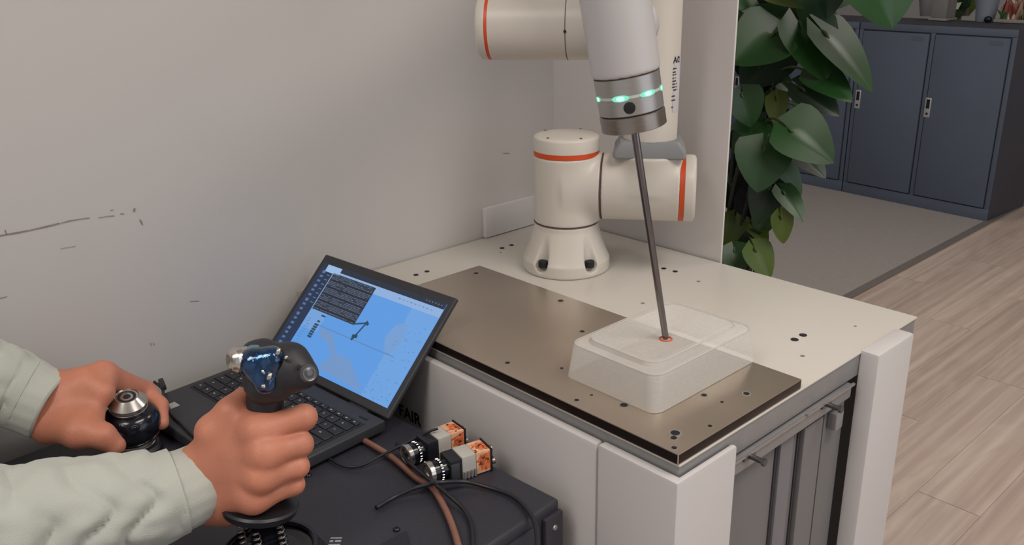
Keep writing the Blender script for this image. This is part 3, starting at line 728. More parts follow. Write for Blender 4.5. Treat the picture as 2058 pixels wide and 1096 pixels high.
for k in range(5): sq('', .124, .085 + .0146 * (5 * k + 4) - .004, .49, .085 + .0146 * (5 * k + 4) + .009, None, .00035, bd)
tag(bd.build('terminal_bands', emis('scr_band', (22, 28, 42)), scr), kind='stuff')
ic = MB()
for k in range(17): t = .08 + k * .052; sq('', .030, t, .056, t + .022 + .008 * (k % 3 == 0), None, .0002, ic)
for k in range(7): t = .11 + k * .05; sq('', .078, t, .104, t + .010, None, .0002, ic)
for k in range(6): sq('', .86 + k * .022, .018, .868 + k * .022, .03, None, .0002, ic)
tag(ic.build('dock_icons', emis('scr_icon', (88, 108, 138)), scr), kind='stuff')
sq('horizon_line', .22, .588, .86, .595, emis('scr_line', (92, 124, 168)), .0002)
rbm = MB(); dk = emis('scr_robot', (30, 66, 92))
def stroke(b, p, q_, wd):
    p = np.array(p); q_ = np.array(q_); d = q_ - p; asp = (SX1 - SX0) / (SY1 - SY0); n = np.array([-d[1] / asp, d[0] * asp]); n = n / np.linalg.norm(n * np.array([asp, 1])) * wd
    c = [p - n, q_ - n, q_ + n, p + n]; b.add([SP(x, y, .0003) for x, y in c], [(0, 1, 2, 3)])
stroke(rbm, (.49, .455), (.565, .41), .008); stroke(rbm, (.568, .40), (.545, .53), .009); stroke(rbm, (.548, .53), (.53, .60), .014); stroke(rbm, (.52, .56), (.56, .555), .014); stroke(rbm, (.56, .395), (.585, .42), .014)
for k in range(6): sq('', .212, .585 + k * .025, .246, .585 + k * .025 + .020, None, .0003, rbm)
sq('', .220, .55, .242, .568, None, .0003, rbm); sq('', .225, .49, .26, .505, None, .0003, rbm)
tag(rbm.build('robot_drawing', dk, scr), kind='stuff')
tk = MB(); random.seed(5)
for k in range(46): s = random.uniform(.80, .97); t = random.uniform(.24, .97); sq('', s, t, s + random.uniform(.006, .02), t + .005, None, .00025, tk)
for k in range(14): sq('', .125 + random.uniform(0, .03), .56 + k * .028, .15 + random.uniform(0, .03), .566 + k * .028, None, .00025, tk)
for k in range(9): sq('', .68 + k * .03, .088 + .002 * (k % 3), .695 + k * .03, .097, None, .00025, tk)
tag(tk.build('small_labels', emis('scr_ticks', (84, 128, 188)), scr), kind='stuff')

# ============================================================ CABLES
def cable(name, pts, r, m, label, z=None):
    P = [A(px, py, 2, zz) for px, py, zz in pts]
    q = MB(); q.tube(spline(P, 10), r, 10); o = q.build(name, m, None, smooth=True); tag(o, label, 'cable'); return o
zb = ZB
cable('power_cable', [(706, 872, zb + .006), (740, 890, zb + .006), (790, 921, zb + .006), (835, 960, zb + .006), (868, 980, zb + .006), (893, 1020, zb + .006), (910, 1060, zb + .006), (925, 1110, zb + .006)], .0040, CABLEO, 'thick brownish orange cable curving across the black case')
cable('usb_cable', [(798, 893, zb + .010), (806, 905, zb + .012), (822, 930, zb + .014), (860, 962, zb + .0165), (895, 990, zb + .0145), (930, 1022, zb + .006), (946, 1050, zb + .005), (950, 1075, zb + .005), (950, 1110, zb + .005)], .0026, CABLE, 'black cable running alongside the brownish cable then down')
cable('sensor_cable', [(756, 1021, zb + .0045), (790, 1001, zb + .005), (830, 983, zb + .010), (862, 974, zb + .0145), (885, 970, zb + .019), (935, 969, zb + .010), (985, 981, zb + .005), (1030, 998, zb + .005), (1060, 1025, zb + .005), (1077, 1060, zb + .008), (1080, 1110, zb + .008)], .0028, CABLE, 'black cable arching from the case middle to the right corner')
cable('camera_cable', [(640, 905, zb + .005), (680, 933, zb + .005), (720, 938, zb + .005), (770, 914, zb + .012), (820, 889, zb + .022), (862, 868, zb + .036), (880, 862, zb + .040)], .0019, CABLE, 'thin black cable looping from under laptop to the rear camera')
cable('loop_cable', [(974, 909, zb + .016), (984, 913, zb + .018), (992, 922, zb + .012), (995, 931, zb + .004)], .0010, CABLE, 'tiny black wire loop behind the front camera')
cable('side_cable', [(310, 768, ZL + .006), (326, 782, ZL + .004), (330, 800, ZL + .0035), (345, 832, ZL + .003), (362, 850, ZL + .003), (384, 872, ZL + .003), (420, 905, ZL + .003)], .0022, CABLE, 'black cable along the laptop palm rest by the left hand')
pl_ = A(326, 773, 2, ZL + .006); q = MB(); q.box((-.016, -.004, -.0035), (.016, .004, .0035), lambda p: pl_ + lx * p[0] * .9 + lb * (p[1] - p[0] * .3) + Zc * p[2]); tag(q.build('cable_plug', BLACKP, None, bevel=.001), 'black plug at the laptop side behind the left hand', 'plug')

# ============================================================ CAMERAS
def camera_thing(px, py, yaw, label, zoff=0, pitch=0, second=False):
    c = A(px, py, 2, ZB + zoff); t = empty('machine_camera', c, label, 'camera')
    ax = np.array([math.cos(yaw), math.sin(yaw), 0]); sd = np.array([-math.sin(yaw), math.cos(yaw), 0])
    axp = ax * math.cos(pitch) + Zc * math.sin(pitch); upp = np.cross(sd, axp) * -1
    if upp[2] < 0: upp = -upp
    fr = lambda p: c + axp * p[0] + sd * p[1] + upp * p[2]
    H = .030
    cc = fr((0, 0, .017))
    lens = MB(); lens.lathe(fr((.026, 0, .0165)), axp, [(0, .0120), (.006, .0120), (.0065, .0135), (.011, .0135), (.0115, .0125), (.013, .0125), (.0135, .0138), (.020, .0138)], 32)
    lo_ = lens.build('lens_barrel', BLACKG, t, auto=30)
    kn = MB()
    for k in range(20):
        a = 2 * math.pi * k / 20; p0 = fr((.034, math.cos(a) * .0136, .0165 + math.sin(a) * .0136)); p1 = fr((.0365, math.cos(a) * .0136, .0165 + math.sin(a) * .0136)); kn.tube([p0, p1], .0006, 4)
    kn.build('grip_ring', CHROME, lo_)
    q = MB(); q.lathe(fr((.046, 0, .0165)), axp, [(-.001, .0146), (.0045, .0150), (.0055, .0140), (.0055, .0105), (.001, .009), (.0008, .001)], 32); q.build('lens_rim', CHROME, lo_, auto=40)
    box('front_block', (.010, -.0145, .002), (.0262, .0145, .0315), BLACKP, t, bevel=.0015, fr=fr)
    box('mount_block', (.014, .010 if not second else -.018, .006), (.0255, .0165 if not second else -.012, .027), mat('dark_grey_metal', (74, 75, 80), .4, .3, noise_scale=30, noise_amt=.05), t, bevel=.001, fr=fr)
    bb = box('body_block', (-.010, -.0145, .001), (.0098, .0145, .0325), PCBW, t, bevel=.002, fr=fr)
    o = box('board_block', (-.030, -.0142, .002), (-.0102, .0142, .0322), mat('cream_orange_print', (222, 172, 140), .5, noise_scale=120, noise_amt=.25), t, bevel=.0008, fr=fr)
    random.seed(11 + second); pm_ = MB(); dk_ = MB()
    for face in (0, 1, 2):
        for k in range(26):
            u = random.uniform(-.0285, -.013); v = random.uniform(-.012, .010); su = random.uniform(.001, .005); sv_ = random.uniform(.0008, .0035)
            if face == 0: c4 = [(u, v, .0324), (u + su, v, .0324), (u + su, v + sv_, .0324), (u, v + sv_, .0324)]
            else:
                s_ = .01435 if face == 1 else -.01435; zz = v + .017
                c4 = [(u, s_, zz), (u + su, s_, zz), (u + su, s_, zz + sv_), (u, s_, zz + sv_)]
            (pm_ if k < 18 else dk_).add([fr(p) for p in c4], [(0, 1, 2, 3)])
    pm_.add([fr(p) for p in ((-.0295, -.006, .03235), (-.02, -.010, .03235), (-.0145, .004, .03235), (-.0295, .012, .03235))], [(0, 1, 2, 3)])
    for s_ in (.0143, -.0143): pm_.add([fr(p) for p in ((-.029, s_, .006), (-.016, s_, .006), (-.014, s_, .026), (-.029, s_, .030))], [(0, 1, 2, 3)])
    tag(pm_.build('orange_print', PCBO, o), kind='stuff'); tag(dk_.build('dark_print', mat('brown_print', (112, 66, 52), .5, noise_scale=60, noise_amt=.1), o), kind='stuff')
    for s_ in (1, -1):
        for k in range(4): box('cooling_fin', (-.009 + k * .005, s_ * .0146, .002), (-.0065 + k * .005, s_ * .0166, .012), ALU, t, fr=fr)
    box('back_plate', (-.0325, -.0155, .0), (-.0303, .0155, .0335), HOLE, t, bevel=.0005, fr=fr)
    for (y, z) in ((-.006, .010), (.007, .010), (.0, .024)):
        q = MB(); q.lathe(fr((-.0326, y, z)), -axp, [(0, .0045), (.006, .0045), (.0065, .0035)], 16); q.build('connector', STEELD, t, auto=40)
    return t
yawc = math.atan2(-.95, -.22)
camera_thing(934, 951, yawc, 'front one of two cameras on the black case, silver rimmed lens showing', 0.0)
camera_thing(884, 913, yawc + .12, 'rear one of two cameras, half hidden behind the front one', 0.0, 0, True)

# ============================================================ RIGHT JOYSTICK
js = empty('joystick', A(540, 1090, 2, ZB), 'black flight stick with glossy head painted with blue reflections held by the right hand', 'joystick')
G0 = A(542, 1100, 2, ZB + .045); Gb = np.array([G0[0], G0[1], ZB])
lathe('base_housing', Gb + Zc * .0005, Zc, [(0, .062), (.02, .062), (.036, .052), (.038, .050)], BLACKP, js, 48)
q = MB(); q.tube([Gb + np.array([.047 * math.cos(a), .047 * math.sin(a), .041]) for a in np.linspace(0, 2 * math.pi, 49)], .0035, 8); q.build('base_ring', BLACKG, js, smooth=True)
lathe('base_dish', Gb + Zc * .037, Zc, [(0, .044), (.002, .043), (.001, .034), (.004, .020)], BLACKG, js, 48)
gt = D(523, 1012, .925); ga = gt - (Gb + Zc * .04); gn = ga / np.linalg.norm(ga)
pr = []
for k in range(9): pr += [(k / 9 * .9, .021 - .0006 * k), ((k + .5) / 9 * .9, .017 - .0006 * k)]
Lg = np.linalg.norm(ga); pr = [(a * Lg, b) for a, b in pr]
lathe('bellows', Gb + Zc * .040, gn, pr, BLACKG, js, 36, None)
for k in range(3):
    a = R(-60 + k * 60); c = Gb + Zc * .042 + np.array([toC[0] * math.cos(a) - toC[1] * math.sin(a), toC[1] * math.cos(a) + toC[0] * math.sin(a), 0]) * .024
    q = MB(); n_ = 60; q.tube([c + gn * (.034 * i / n_) + .0035 * np.array([math.cos(i * .65), math.sin(i * .65), 0]) for i in range(n_)], .0007, 6); q.build('spring', STEELD, js, smooth=True)
HN = D(534, 795, .902); gax = HN - gt; gL = np.linalg.norm(gax); gax /= gL
lathe('hand_rest', gt - gax * .012, gax, [(0, .026), (.003, .0375), (.010, .040), (.0125, .038), (.013, .020)], BLACKP, js, 48)
def grip(P):
    d = sd_cap(P, gt, gt + gax * gL * .55, .0165, .0150); d = smin(d, sd_cap(P, gt + gax * gL * .5, HN, .015, .0195), .01)
    return d
lo, hi = bounds([gt, HN], .03); sdf_obj('grip', grip, lo, hi, .0022, BLACKP, js)
h1 = D(528, 735, .880); h2 = D(592, 733, .880); h3 = D(612, 752, .878); hb = D(530, 800, .892)
def head(P):
    d = sd_cap(P, D(522, 722, .885), D(578, 728, .888), .0170, .0185)
    d = smin(d, sd_cap(P, D(520, 755, .880), D(588, 752, .882), .0150, .0175), .012)
    d = smin(d, sd_cap(P, D(585, 730, .884), D(612, 752, .878), .0190, .0140), .01)
    d = smin(d, sd_cap(P, D(508, 706, .885), D(530, 703, .888), .0095, .011), .008)
    d = smin(d, sd_cap(P, D(525, 775, .880), D(560, 782, .885), .0150, .0125), .01)
    d = smin(d, sd_cap(P, D(533, 770, .885), HN, .019, .0165), .006)
    return d
lo, hi = bounds([D(500, 700, .87), D(640, 800, .89), HN], .035)
hd_ = sdf_obj('head', head, lo, hi, .0018, mat('black_rubber', (38, 38, 44), .5, noise_scale=120, noise_amt=.08, bump=.1, bump_scale=700), js)
def lensf(P):
    d = sd_ell_rot(P); return d
def face(P):
    d = sd_cap(P, D(508, 726, .869), D(548, 722, .869), .0135, .0125)
    d = smin(d, sd_cap(P, D(545, 722, .869), D(538, 772, .869), .0110, .0090), .006)
    d = smin(d, sd_cap(P, D(512, 735, .868), D(528, 772, .868), .0125, .0085), .008)
    return d
lo, hi = bounds([D(490, 700, .86), D(570, 790, .88)], .012); sdf_obj('control_face', face, lo, hi, .0015, BLUE_REFL, js, relax=1)
# little toggles on the face
for (x, y, x2, y2, r) in ((556, 716, 562, 700, .0022), (572, 722, 578, 716, .0016), (538, 765, 545, 750, .0024), (527, 775, 533, 779, .0022), (524, 741, 532, 752, .0016)):
    q = MB(); q.tube([D(x, y, .862), D((x + x2) / 2, (y + y2) / 2, .8575), D(x2, y2, .858)], [r, r * 1.1, r * .8], 10); q.build('toggle', CHROME, js, smooth=True)
ha = D(462, 728, .862) - D(500, 720, .874); 
lathe('hat_switch', D(498, 719, .874), ha, [(0, .0115), (.008, .0115), (.009, .0125), (.0135, .0125), (.016, .0105), (.0185, .0095), (.0195, .0070), (.018, .002)], CHROME, js, 36)
lathe('hat_glint_collar', D(512, 723, .8745), ha, [(-.004, .0145), (.002, .0150), (.006, .0135), (.0085, .0115)], mat('painted_cyan_glint', (120, 182, 206), .12, .9, noise_scale=40, noise_amt=.2), js, 36)  # ring added in pale cyan to paint the bright glint by the hat
bc_ = D(620, 750, .8615); bdv = CAM - bc_; bdv = bdv / np.linalg.norm(bdv) + .45 * r_; 
q = MB(); q.lathe(bc_ , bdv, [(-.004, .0088), (.002, .0088), (.003, .0080), (.0022, .0066), (.0024, .0048), (.0032, .0036), (.0030, .001)], 32); q.build('side_button', mat('button_grey', (96, 96, 100), .3, .6, noise_scale=30, noise_amt=.05), js, auto=40)
q = MB(); q.lathe(D(600, 738, .862), CAM - bc_, [(-.003, .0028), (.0012, .0028), (.0015, .002)], 16); q.build('small_button', HOLE, js, auto=40)

# ============================================================ LEFT CONTROL KNOB
kb = A(275, 906, 2, ZB); kcd = (CAM - kb) * np.array([1, 1, 0]); kcd /= np.linalg.norm(kcd); kt_dir = np.array([0, 0, 1.]) - .0 * rh + .22 * kcd; kt_dir /= np.linalg.norm(kt_dir)
kn_ = empty('control_knob', kb, 'round black control knob with silver faceted cap held by left hand', 'control knob')
lathe('knob_foot', kb + Zc * .0004, Zc, [(0, .034), (.006, .034), (.010, .030), (.011, .022)], BLACKP, kn_, 40)
lathe('knob_ring', kb + Zc * .010, Zc, [(0, .023), (.002, .0255), (.004, .023), (.0055, .0265), (.008, .0265), (.009, .023), (.012, .022)], CHROME, kn_, 40)
k0 = kb + Zc * .0215
prof = [(0, .022), (.006, .029), (.014, .0345), (.024, .0370), (.034, .0355), (.042, .030), (.048, .0235)]
body = lathe('knob_body', k0, kt_dir, prof, BLACKG, kn_, 48, 80)
kp = k0 + kt_dir * .049
lathe('knob_cap', kp, kt_dir, [(0, .0225), (.004, .0240), (.0048, .0226), (.0058, .0242), (.0105, .0240), (.0195, .0158), (.0205, .0148), (.0190, .0138), (.0190, .0118)], CHROME, kn_, 40, 25)
lathe('knob_centre', kp + kt_dir * .017, kt_dir, [(0, .0115), (.0028, .0112), (.003, .009), (.0018, .0075), (.0018, .005), (.0028, .0042), (.0028, .0005)], BLACKP, kn_, 32, 30)
for (px, py, r) in ((268, 834, .0038), (246, 857, .0036), (271, 860, .0034)):
    # little pressed icons on the body skin
    dirv = ray(px, py); best = None
    for dd in np.arange(.9, 1.3, .0008):
        p = CAM + dirv * dd; t = (p - k0) @ kt_dir; rad = np.linalg.norm(p - k0 - t * kt_dir)
        rr = np.interp(t, [a for a, b in prof], [b for a, b in prof], left=0, right=0)
        if rad < rr + .0004: best = p; break
    if best is None: continue
    nn = best - k0 - ((best - k0) @ kt_dir) * kt_dir; nn /= np.linalg.norm(nn); a_ = np.cross(kt_dir, nn); b_ = np.cross(nn, a_)
    q = MB()
    if px == 246: pts = [best + a_ * r * x + b_ * r * .8 * y for x, y in ((-1, -1), (1, -1), (1, 1), (-1, 1), (-1, -1))]
    else: pts = [best + r * (math.cos(t) * a_ + math.sin(t) * b_) for t in np.linspace(0, 2 * math.pi, 17)]
    q.tube(pts, .0004, 5); q.tube([best - a_ * r * .4, best + a_ * r * .4], .0004, 5); q.build('icon_mark', mat('icon_grey', (120, 124, 140), .5, noise_scale=20, noise_amt=.05), body)

# ============================================================ PERSON
person = empty('person', (-.50, -1.02, 0), 'person in pale sage sweatshirt, hands holding the joystick and control knob', 'person')
def chain(P, pts, rs, k=.004):
    d = None
    for i in range(len(pts) - 1):
        c = sd_cap(P, pts[i], pts[i + 1], rs[i], rs[i + 1]); d = c if d is None else smin(d, c, k)
    return d
def J(*a): return [D(*p) for p in a]
# ---- right hand
RW = J((432, 930, .925), (440, 1000, .935)); RWm = D(436, 965, .93)
rf = {
 'index': (J((448, 905, .912), (518, 866, .890), (611, 839, .905), (600, 848, .938), (566, 856, .950)), (.021, .0150, .0128, .0118, .010)),
 'middle': (J((452, 930, .912), (531, 912, .884), (604, 893, .903), (592, 898, .936), (560, 903, .950)), (.021, .0150, .0125, .0115, .010)),
 'ring': (J((455, 960, .915), (524, 958, .887), (598, 938, .905), (584, 941, .936), (556, 944, .950)), (.021, .0142, .0115, .0106, .0095)),
 'pinky': (J((458, 995, .92), (510, 1000, .896), (590, 974, .912), (576, 978, .938), (550, 980, .950)), (.021, .0140, .0108, .0098, .0088))}
th_r = (J((445, 915, .915), (430, 868, .903), (462, 828, .900), (486, 797, .912)), (.022, .0170, .0130, .0095))
def rhand(P):
    palm = None
    for n in rf:
        pts, rs = rf[n]; c = sd_cap(P, pts[0], pts[1], rs[0], rs[1]); palm = c if palm is None else smin(palm, c, .012)
    palm = smin(palm, sd_cap(P, RW[0], RW[1], .0235, .0225), .02)
    palm = smin(palm, sd_cap(P, D(470, 1010, .935), D(538, 992, .925), .021, .014), .012)
    palm = smin(palm, chain(P, *th_r, k=.010), .014)
    palm = smin(palm, sd_cap(P, D(460, 855, .905), D(505, 850, .898), .013, .012), .012)
    for a_, b_ in ((RW[0], D(340, 965, .908)), (RW[1], D(340, 1012, .910))): palm = smin(palm, sd_cap(P, a_, b_, .0235, .024), .02)
    d = palm
    # soft knuckles and the hollows between
    for n in rf: d = smin(d, np.linalg.norm(P - (rf[n][0][1] - f_ * .0030), axis=-1) - .0115, .009)
    fg = None
    for n in ('index', 'middle', 'ring', 'pinky'):
        c = chain(P, rf[n][0][1:], rf[n][1][1:], .005); fg = c if fg is None else smin(fg, c, .0028)
    return smin(d, fg, .013)
lo, hi = bounds(sum([v[0] for v in rf.values()], []) + th_r[0] + [D(345, 960, .93), D(345, 1010, .93)], .028)
# ---- left hand
LWm = D(108, 818, 1.125)
lf_ = {
 'index': (J((125, 800, 1.13), (207, 757, 1.15), (292, 787, 1.215), (319, 816, 1.205), (324, 850, 1.185)), (.024, .0190, .0135, .0120, .0100)),
 'middle': (J((125, 800, 1.15), (205, 765, 1.18), (286, 800, 1.245), (308, 838, 1.242), (306, 866, 1.23)), (.024, .0170, .0130, .0115, .010)),
 'ring': (J((118, 815, 1.165), (190, 785, 1.195), (262, 815, 1.25), (284, 845, 1.25), (282, 870, 1.24)), (.024, .0165, .0122, .0110, .0095))}
th_l = (J((112, 845, 1.118), (158, 868, 1.095), (206, 876, 1.098), (232, 896, 1.105)), (.027, .0200, .0150, .0125))
def lhand(P):
    palm = None
    for n in lf_:
        pts, rs = lf_[n]; c = sd_cap(P, pts[0], pts[1], rs[0], rs[1]); palm = c if palm is None else smin(palm, c, .015)
    palm = smin(palm, chain(P, *th_l, k=.008), .016)
    palm = smin(palm, sd_cap(P, D(145, 800, 1.13), D(178, 835, 1.118), .026, .019), .02)
    palm = smin(palm, sd_cap(P, D(170, 775, 1.13), D(205, 790, 1.13), .022, .016), .015)
    for a_, b_, r in ((D(118, 793, 1.135), D(30, 765, 1.12), .027), (D(100, 845, 1.125), D(30, 810, 1.11), .026)): palm = smin(palm, sd_cap(P, a_, b_, r, r), .02)
    fg = None
    for n in lf_:
        c = chain(P, lf_[n][0][1:], lf_[n][1][1:], .006); fg = c if fg is None else smin(fg, c, .002)
    return smin(palm, fg, .008)
lo2, hi2 = bounds(sum([v[0] for v in lf_.values()], []) + th_l[0] + [D(30, 765, 1.12), D(30, 810, 1.11)], .032)
sdf_obj('right_hand', rhand, lo, hi, .0017, SKIN, person)
sdf_obj('left_hand', lhand, lo2, hi2, .0019, SKIN, person)
# ---- sleeves
def sleeve(name, path, radii, m, folds, flip=1, n=72, cuff=False, seed=0, twist=0):
    pts = spline(path, 26); N = len(pts); rs = np.interp(np.linspace(0, 1, N), np.linspace(0, 1, len(radii)), radii)
    V = []; F = []; a = None; s = 0
    for i, p in enumerate(pts):
        t = pts[min(i + 1, N - 1)] - pts[max(i - 1, 0)]; t /= np.linalg.norm(t)
        if i: s += np.linalg.norm(p - pts[i - 1])
        if a is None: a = np.cross(Zc, t)
        a = a - t * (a @ t); a /= np.linalg.norm(a); b = np.cross(t, a)
        for k in range(n):
            th = 2 * math.pi * k / n; e = 0
            if folds:
                ph = s * 135 + 1.3 * math.sin(th + seed) + 4.6 * noise.noise(Vector((s * 9 + seed, math.cos(th) * 1.2, math.sin(th) * 1.2)))
                ridge = (1 - abs(math.sin(ph / 2))) ** 1.0
                am = .0095 * (.5 + 1.1 * noise.noise(Vector((s * 6, math.cos(th) * 1.5 + seed, math.sin(th) * 1.5))))
                e = -am * ridge ** 1.5 + .004 * noise.noise(Vector((s * 40, math.cos(th) * 3, math.sin(th) * 3 + seed)))
                e *= min(1, s / .02)
            else: e = .0003 * math.sin(th * 18) + .0010 * noise.noise(Vector((s * 30, math.cos(th) * 2, math.sin(th) * 2 + seed)))
            rr = rs[i] + e
            if cuff and i < 3: rr = rs[i] - .0022 * (3 - i) / 3
            V.append(p + rr * (math.cos(th) * a + math.sin(th) * b))
    for j in range(N - 1):
        for k in range(n): F.append((j * n + k, j * n + (k + 1) % n, (j + 1) * n + (k + 1) % n, (j + 1) * n + k))
    if cuff:   # inner lip
        base = len(V); c = pts[0]
        for k in range(n): V.append(c + (np.array(V[k]) - c) * .90)
        for k in range(n): V.append(pts[8] + (np.array(V[8 * n + k]) - pts[8]) * .88)
        for k in range(n):
            F.append((k, base + k, base + (k + 1) % n, (k + 1) % n)); F.append((base + k, base + n + k, base + n + (k + 1) % n, base + (k + 1) % n))
    return link_mesh(name, V, F, m, person, True)
rc0 = D(411, 964, .927); rc1 = D(338, 994, .902)
relb = D(-260, 1110, .76)
rsl = [D(358, 986, .908), D(318, 1000, .8985), D(275, 1008, .890), D(180, 1026, .872), D(60, 1046, .85), D(-80, 1070, .82), relb]
sleeve('cuff', [rc0, D(375, 980, .914), rc1], [.0395, .0405, .0430], CLOTH, False, cuff=True, seed=2)
sleeve('sleeve', rsl, [.0446, .0470, .0500, .0525, .0560, .059, .060], CLOTH, True, seed=1.3)
lelb = D(-290, 700, .97)
lc0 = D(104, 818, 1.124); lc1 = D(42, 790, 1.118)
sleeve('cuff', [lc0, D(72, 804, 1.121), lc1], [.0440, .0450, .0470], CLOTH, False, cuff=True, seed=7)
sleeve('sleeve', [D(48, 792, 1.118), D(10, 778, 1.11), D(-60, 755, 1.09), D(-160, 730, 1.04), lelb], [.0465, .051, .055, .058, .060], CLOTH, True, seed=4.1)
# upper arms and torso, outside the picture
shR = np.array([-.40, -1.00, 1.17]); shL = np.array([-.66, -1.08, 1.17]); TC = np.array([-.53, -1.08, 0])
def torso(P):
    d = sd_cap(P, relb, shR, .060, .068); d = smin(d, sd_cap(P, lelb, shL, .058, .066), .03)
    t = sd_cap(P, shR + np.array([.02, 0, -.03]), shL + np.array([-.01, 0, -.03]), .085, .085)
    t = smin(t, sd_cap(P, TC + Zc * 1.08, TC + Zc * .80, .135, .125), .06)
    return smin(d, t, .04)
lo, hi = bounds([relb, lelb, shR, shL, TC + Zc * 1.2, TC + Zc * .78], .16); sdf_obj('sweatshirt', torso, lo, hi, .009, CLOTH, person)
def legs(P):
    d = sd_cap(P, TC + Zc * .78, TC + Zc * .84, .13, .12)
    for s_ in (-1, 1): d = smin(d, chain(P, [TC + np.array([s_ * .08, 0, .78]), TC + np.array([s_ * .10, .02, .44]), TC + np.array([s_ * .10, -.01, .06])], [.088, .062, .05], .02), .03)
    return d
lo, hi = bounds([TC + np.array([-.1, 0, 0.02]), TC + np.array([.1, 0, .86])], .14); sdf_obj('trousers', legs, lo, hi, .010, mat('dark_trousers', (44, 46, 54), .9, noise_scale=80, noise_amt=.08), person)
for s_ in (-1, 1):
    c = TC + np.array([s_ * .10, .05, .035]); sdf_obj('shoe', lambda P: smax(smin(sd_cap(P, c + np.array([0, -.07, .01]), c + np.array([0, .10, 0]), .042, .036), sd_cap(P, c + np.array([0, -.05, .03]), c + np.array([0, -.05, .05]), .04, .04), .02), -(P[..., 2] - .003), .004), c - np.array([.06, .14, .05]), c + np.array([.06, .17, .11]), .005, BLACKP, person)
HD = np.array([-.50, -1.03, 1.42])
hf = np.array([.45, .89, 0]); hs = np.array([.89, -.45, 0])
def headf(P):
    d = sd_ell(P, HD + Zc * .03, (.074, .082, .098)); d = smin(d, sd_ell(P, HD + hf * .028 - Zc * .045, (.052, .056, .058)), .03)
    d = smin(d, sd_cap(P, HD - Zc * .05 - hf * .02, TC + np.array([0, .02, 1.18]), .052, .060), .02)
    d = smin(d, sd_cap(P, HD + hf * .082 + Zc * .018, HD + hf * .102 - Zc * .018, .007, .012), .008)
    for s_ in (1, -1):
        d = smin(d, sd_ell(P, HD + hs * s_ * .076, (.010, .016, .026)), .006)
        d = smax(d, -(np.linalg.norm(P - (HD + hf * .088 + hs * s_ * .030 + Zc * .020), axis=-1) - .010), .01)
    d = smin(d, sd_cap(P, HD + hf * .080 - hs * .02 - Zc * .045, HD + hf * .080 + hs * .02 - Zc * .045, .006, .006), .005)
    return d
lo, hi = bounds([HD - Zc * .2, HD + Zc * .12], .13); sdf_obj('head', headf, lo, hi, .0042, SKIN, person)
def hair(P):
    d = sd_ell(P, HD + Zc * .042 - hf * .010, (.082, .088, .098)); return smax(d, ((P - HD) @ hf) - .055 - .0 * 1 - np.maximum(P[..., 2] - HD[2] - .07, 0) * 2, .01)
def hair2(P): return smax(hair(P), -((P[..., 2] - HD[2]) + .03), .01)
sdf_obj('hair', hair2, lo, hi, .005, mat('dark_hair', (30, 26, 25), .6, noise_scale=90, noise_amt=.3), person)
for s_ in (1, -1):
    lathe('eye', HD + hf * .074 + hs * s_ * .030 + Zc * .020, hf, [(0, .011), (.005, .009), (.008, .005), (.009, .001)], mat('eye_white', (220, 215, 210), .2, noise_scale=10, noise_amt=.01), person, 16, 60)
# nails on the left thumb
tp = D(236, 890, 1.0905)

# ============================================================ LOCKERS
def lk(px, py): return A(px, py, 2, .006)
F1 = lk(1982, 445); F0 = lk(1692, 385); dv = (F1 - F0)[:2]; wL = np.linalg.norm(dv); ya_ = math.atan2(dv[1], dv[0]); HL = .935
lxa = np.array([math.cos(ya_), math.sin(ya_), 0]); lya = np.array([-lxa[1], lxa[0], 0])
def locker(off, label, w):
    o0 = np.array([F0[0], F0[1], .006]) + lxa * off
    fr = lambda p: o0 + lxa * p[0] + lya * p[1] + Zc * p[2]
    t = empty('metal_locker', fr((w / 2, .2, 0)), label, 'locker')
    box('carcass', (0, .004, 0), (w, .42, HL), LOCKD, t, bevel=.003, fr=fr)
    box('front_frame', (0, -.003, HL - .035), (w, .0035, HL), LOCK, t, bevel=.002, fr=fr)
    box('front_frame', (0, -.003, 0), (w, .0035, .06), LOCK, t, bevel=.002, fr=fr)
    box('front_frame', (0, -.003, .0605), (.022, .0035, HL - .0355), LOCK, t, bevel=.002, fr=fr)
    box('front_frame', (w - .022, -.003, .0605), (w, .0035, HL - .0355), LOCK, t, bevel=.002, fr=fr)
    box('front_frame', (w / 2 - .011, -.003, .0605), (w / 2 + .011, .0035, HL - .0355), LOCK, t, bevel=.002, fr=fr)
    for k in (0, 1):
        x0 = .027 + k * (w / 2 - .011); x1 = w / 2 - .016 + k * (w / 2 - .011)
        d = box('door', (x0, -.010, .066), (x1, .003, HL - .041), LOCK, t, bevel=.003, fr=fr)
        hx = x0 - .005 if k else x0 - .005; hz = .535
        hp = box('handle_plate', (hx, -.013, hz - .055), (hx + .032, -.0102, hz + .045), mat('handle_silver', (200, 200, 200), .35, .6, noise_scale=30, noise_amt=.03), d, bevel=.001, fr=fr)
        box('handle_recess', (hx + .007, -.0136, hz - .010), (hx + .025, -.0128, hz + .037), HOLE, d, fr=fr)
        q = MB(); q.lathe(fr((hx + .016, -.0128, hz - .036)), -lya, [(0, .006), (.002, .006)], 12); q.build('lock', HOLE, d)
        if k == 0 or True: box('name_slot', (x1 - .09, -.0112, HL - .075), (x1 - .03, -.0098, HL - .055), LOCK, d, fr=fr)
    return fr
frR = locker(.002, 'blue grey two-door metal locker nearest the right edge', wL)
frL = locker(-wL - .004, 'blue grey two-door metal locker behind the climbing plant', wL)
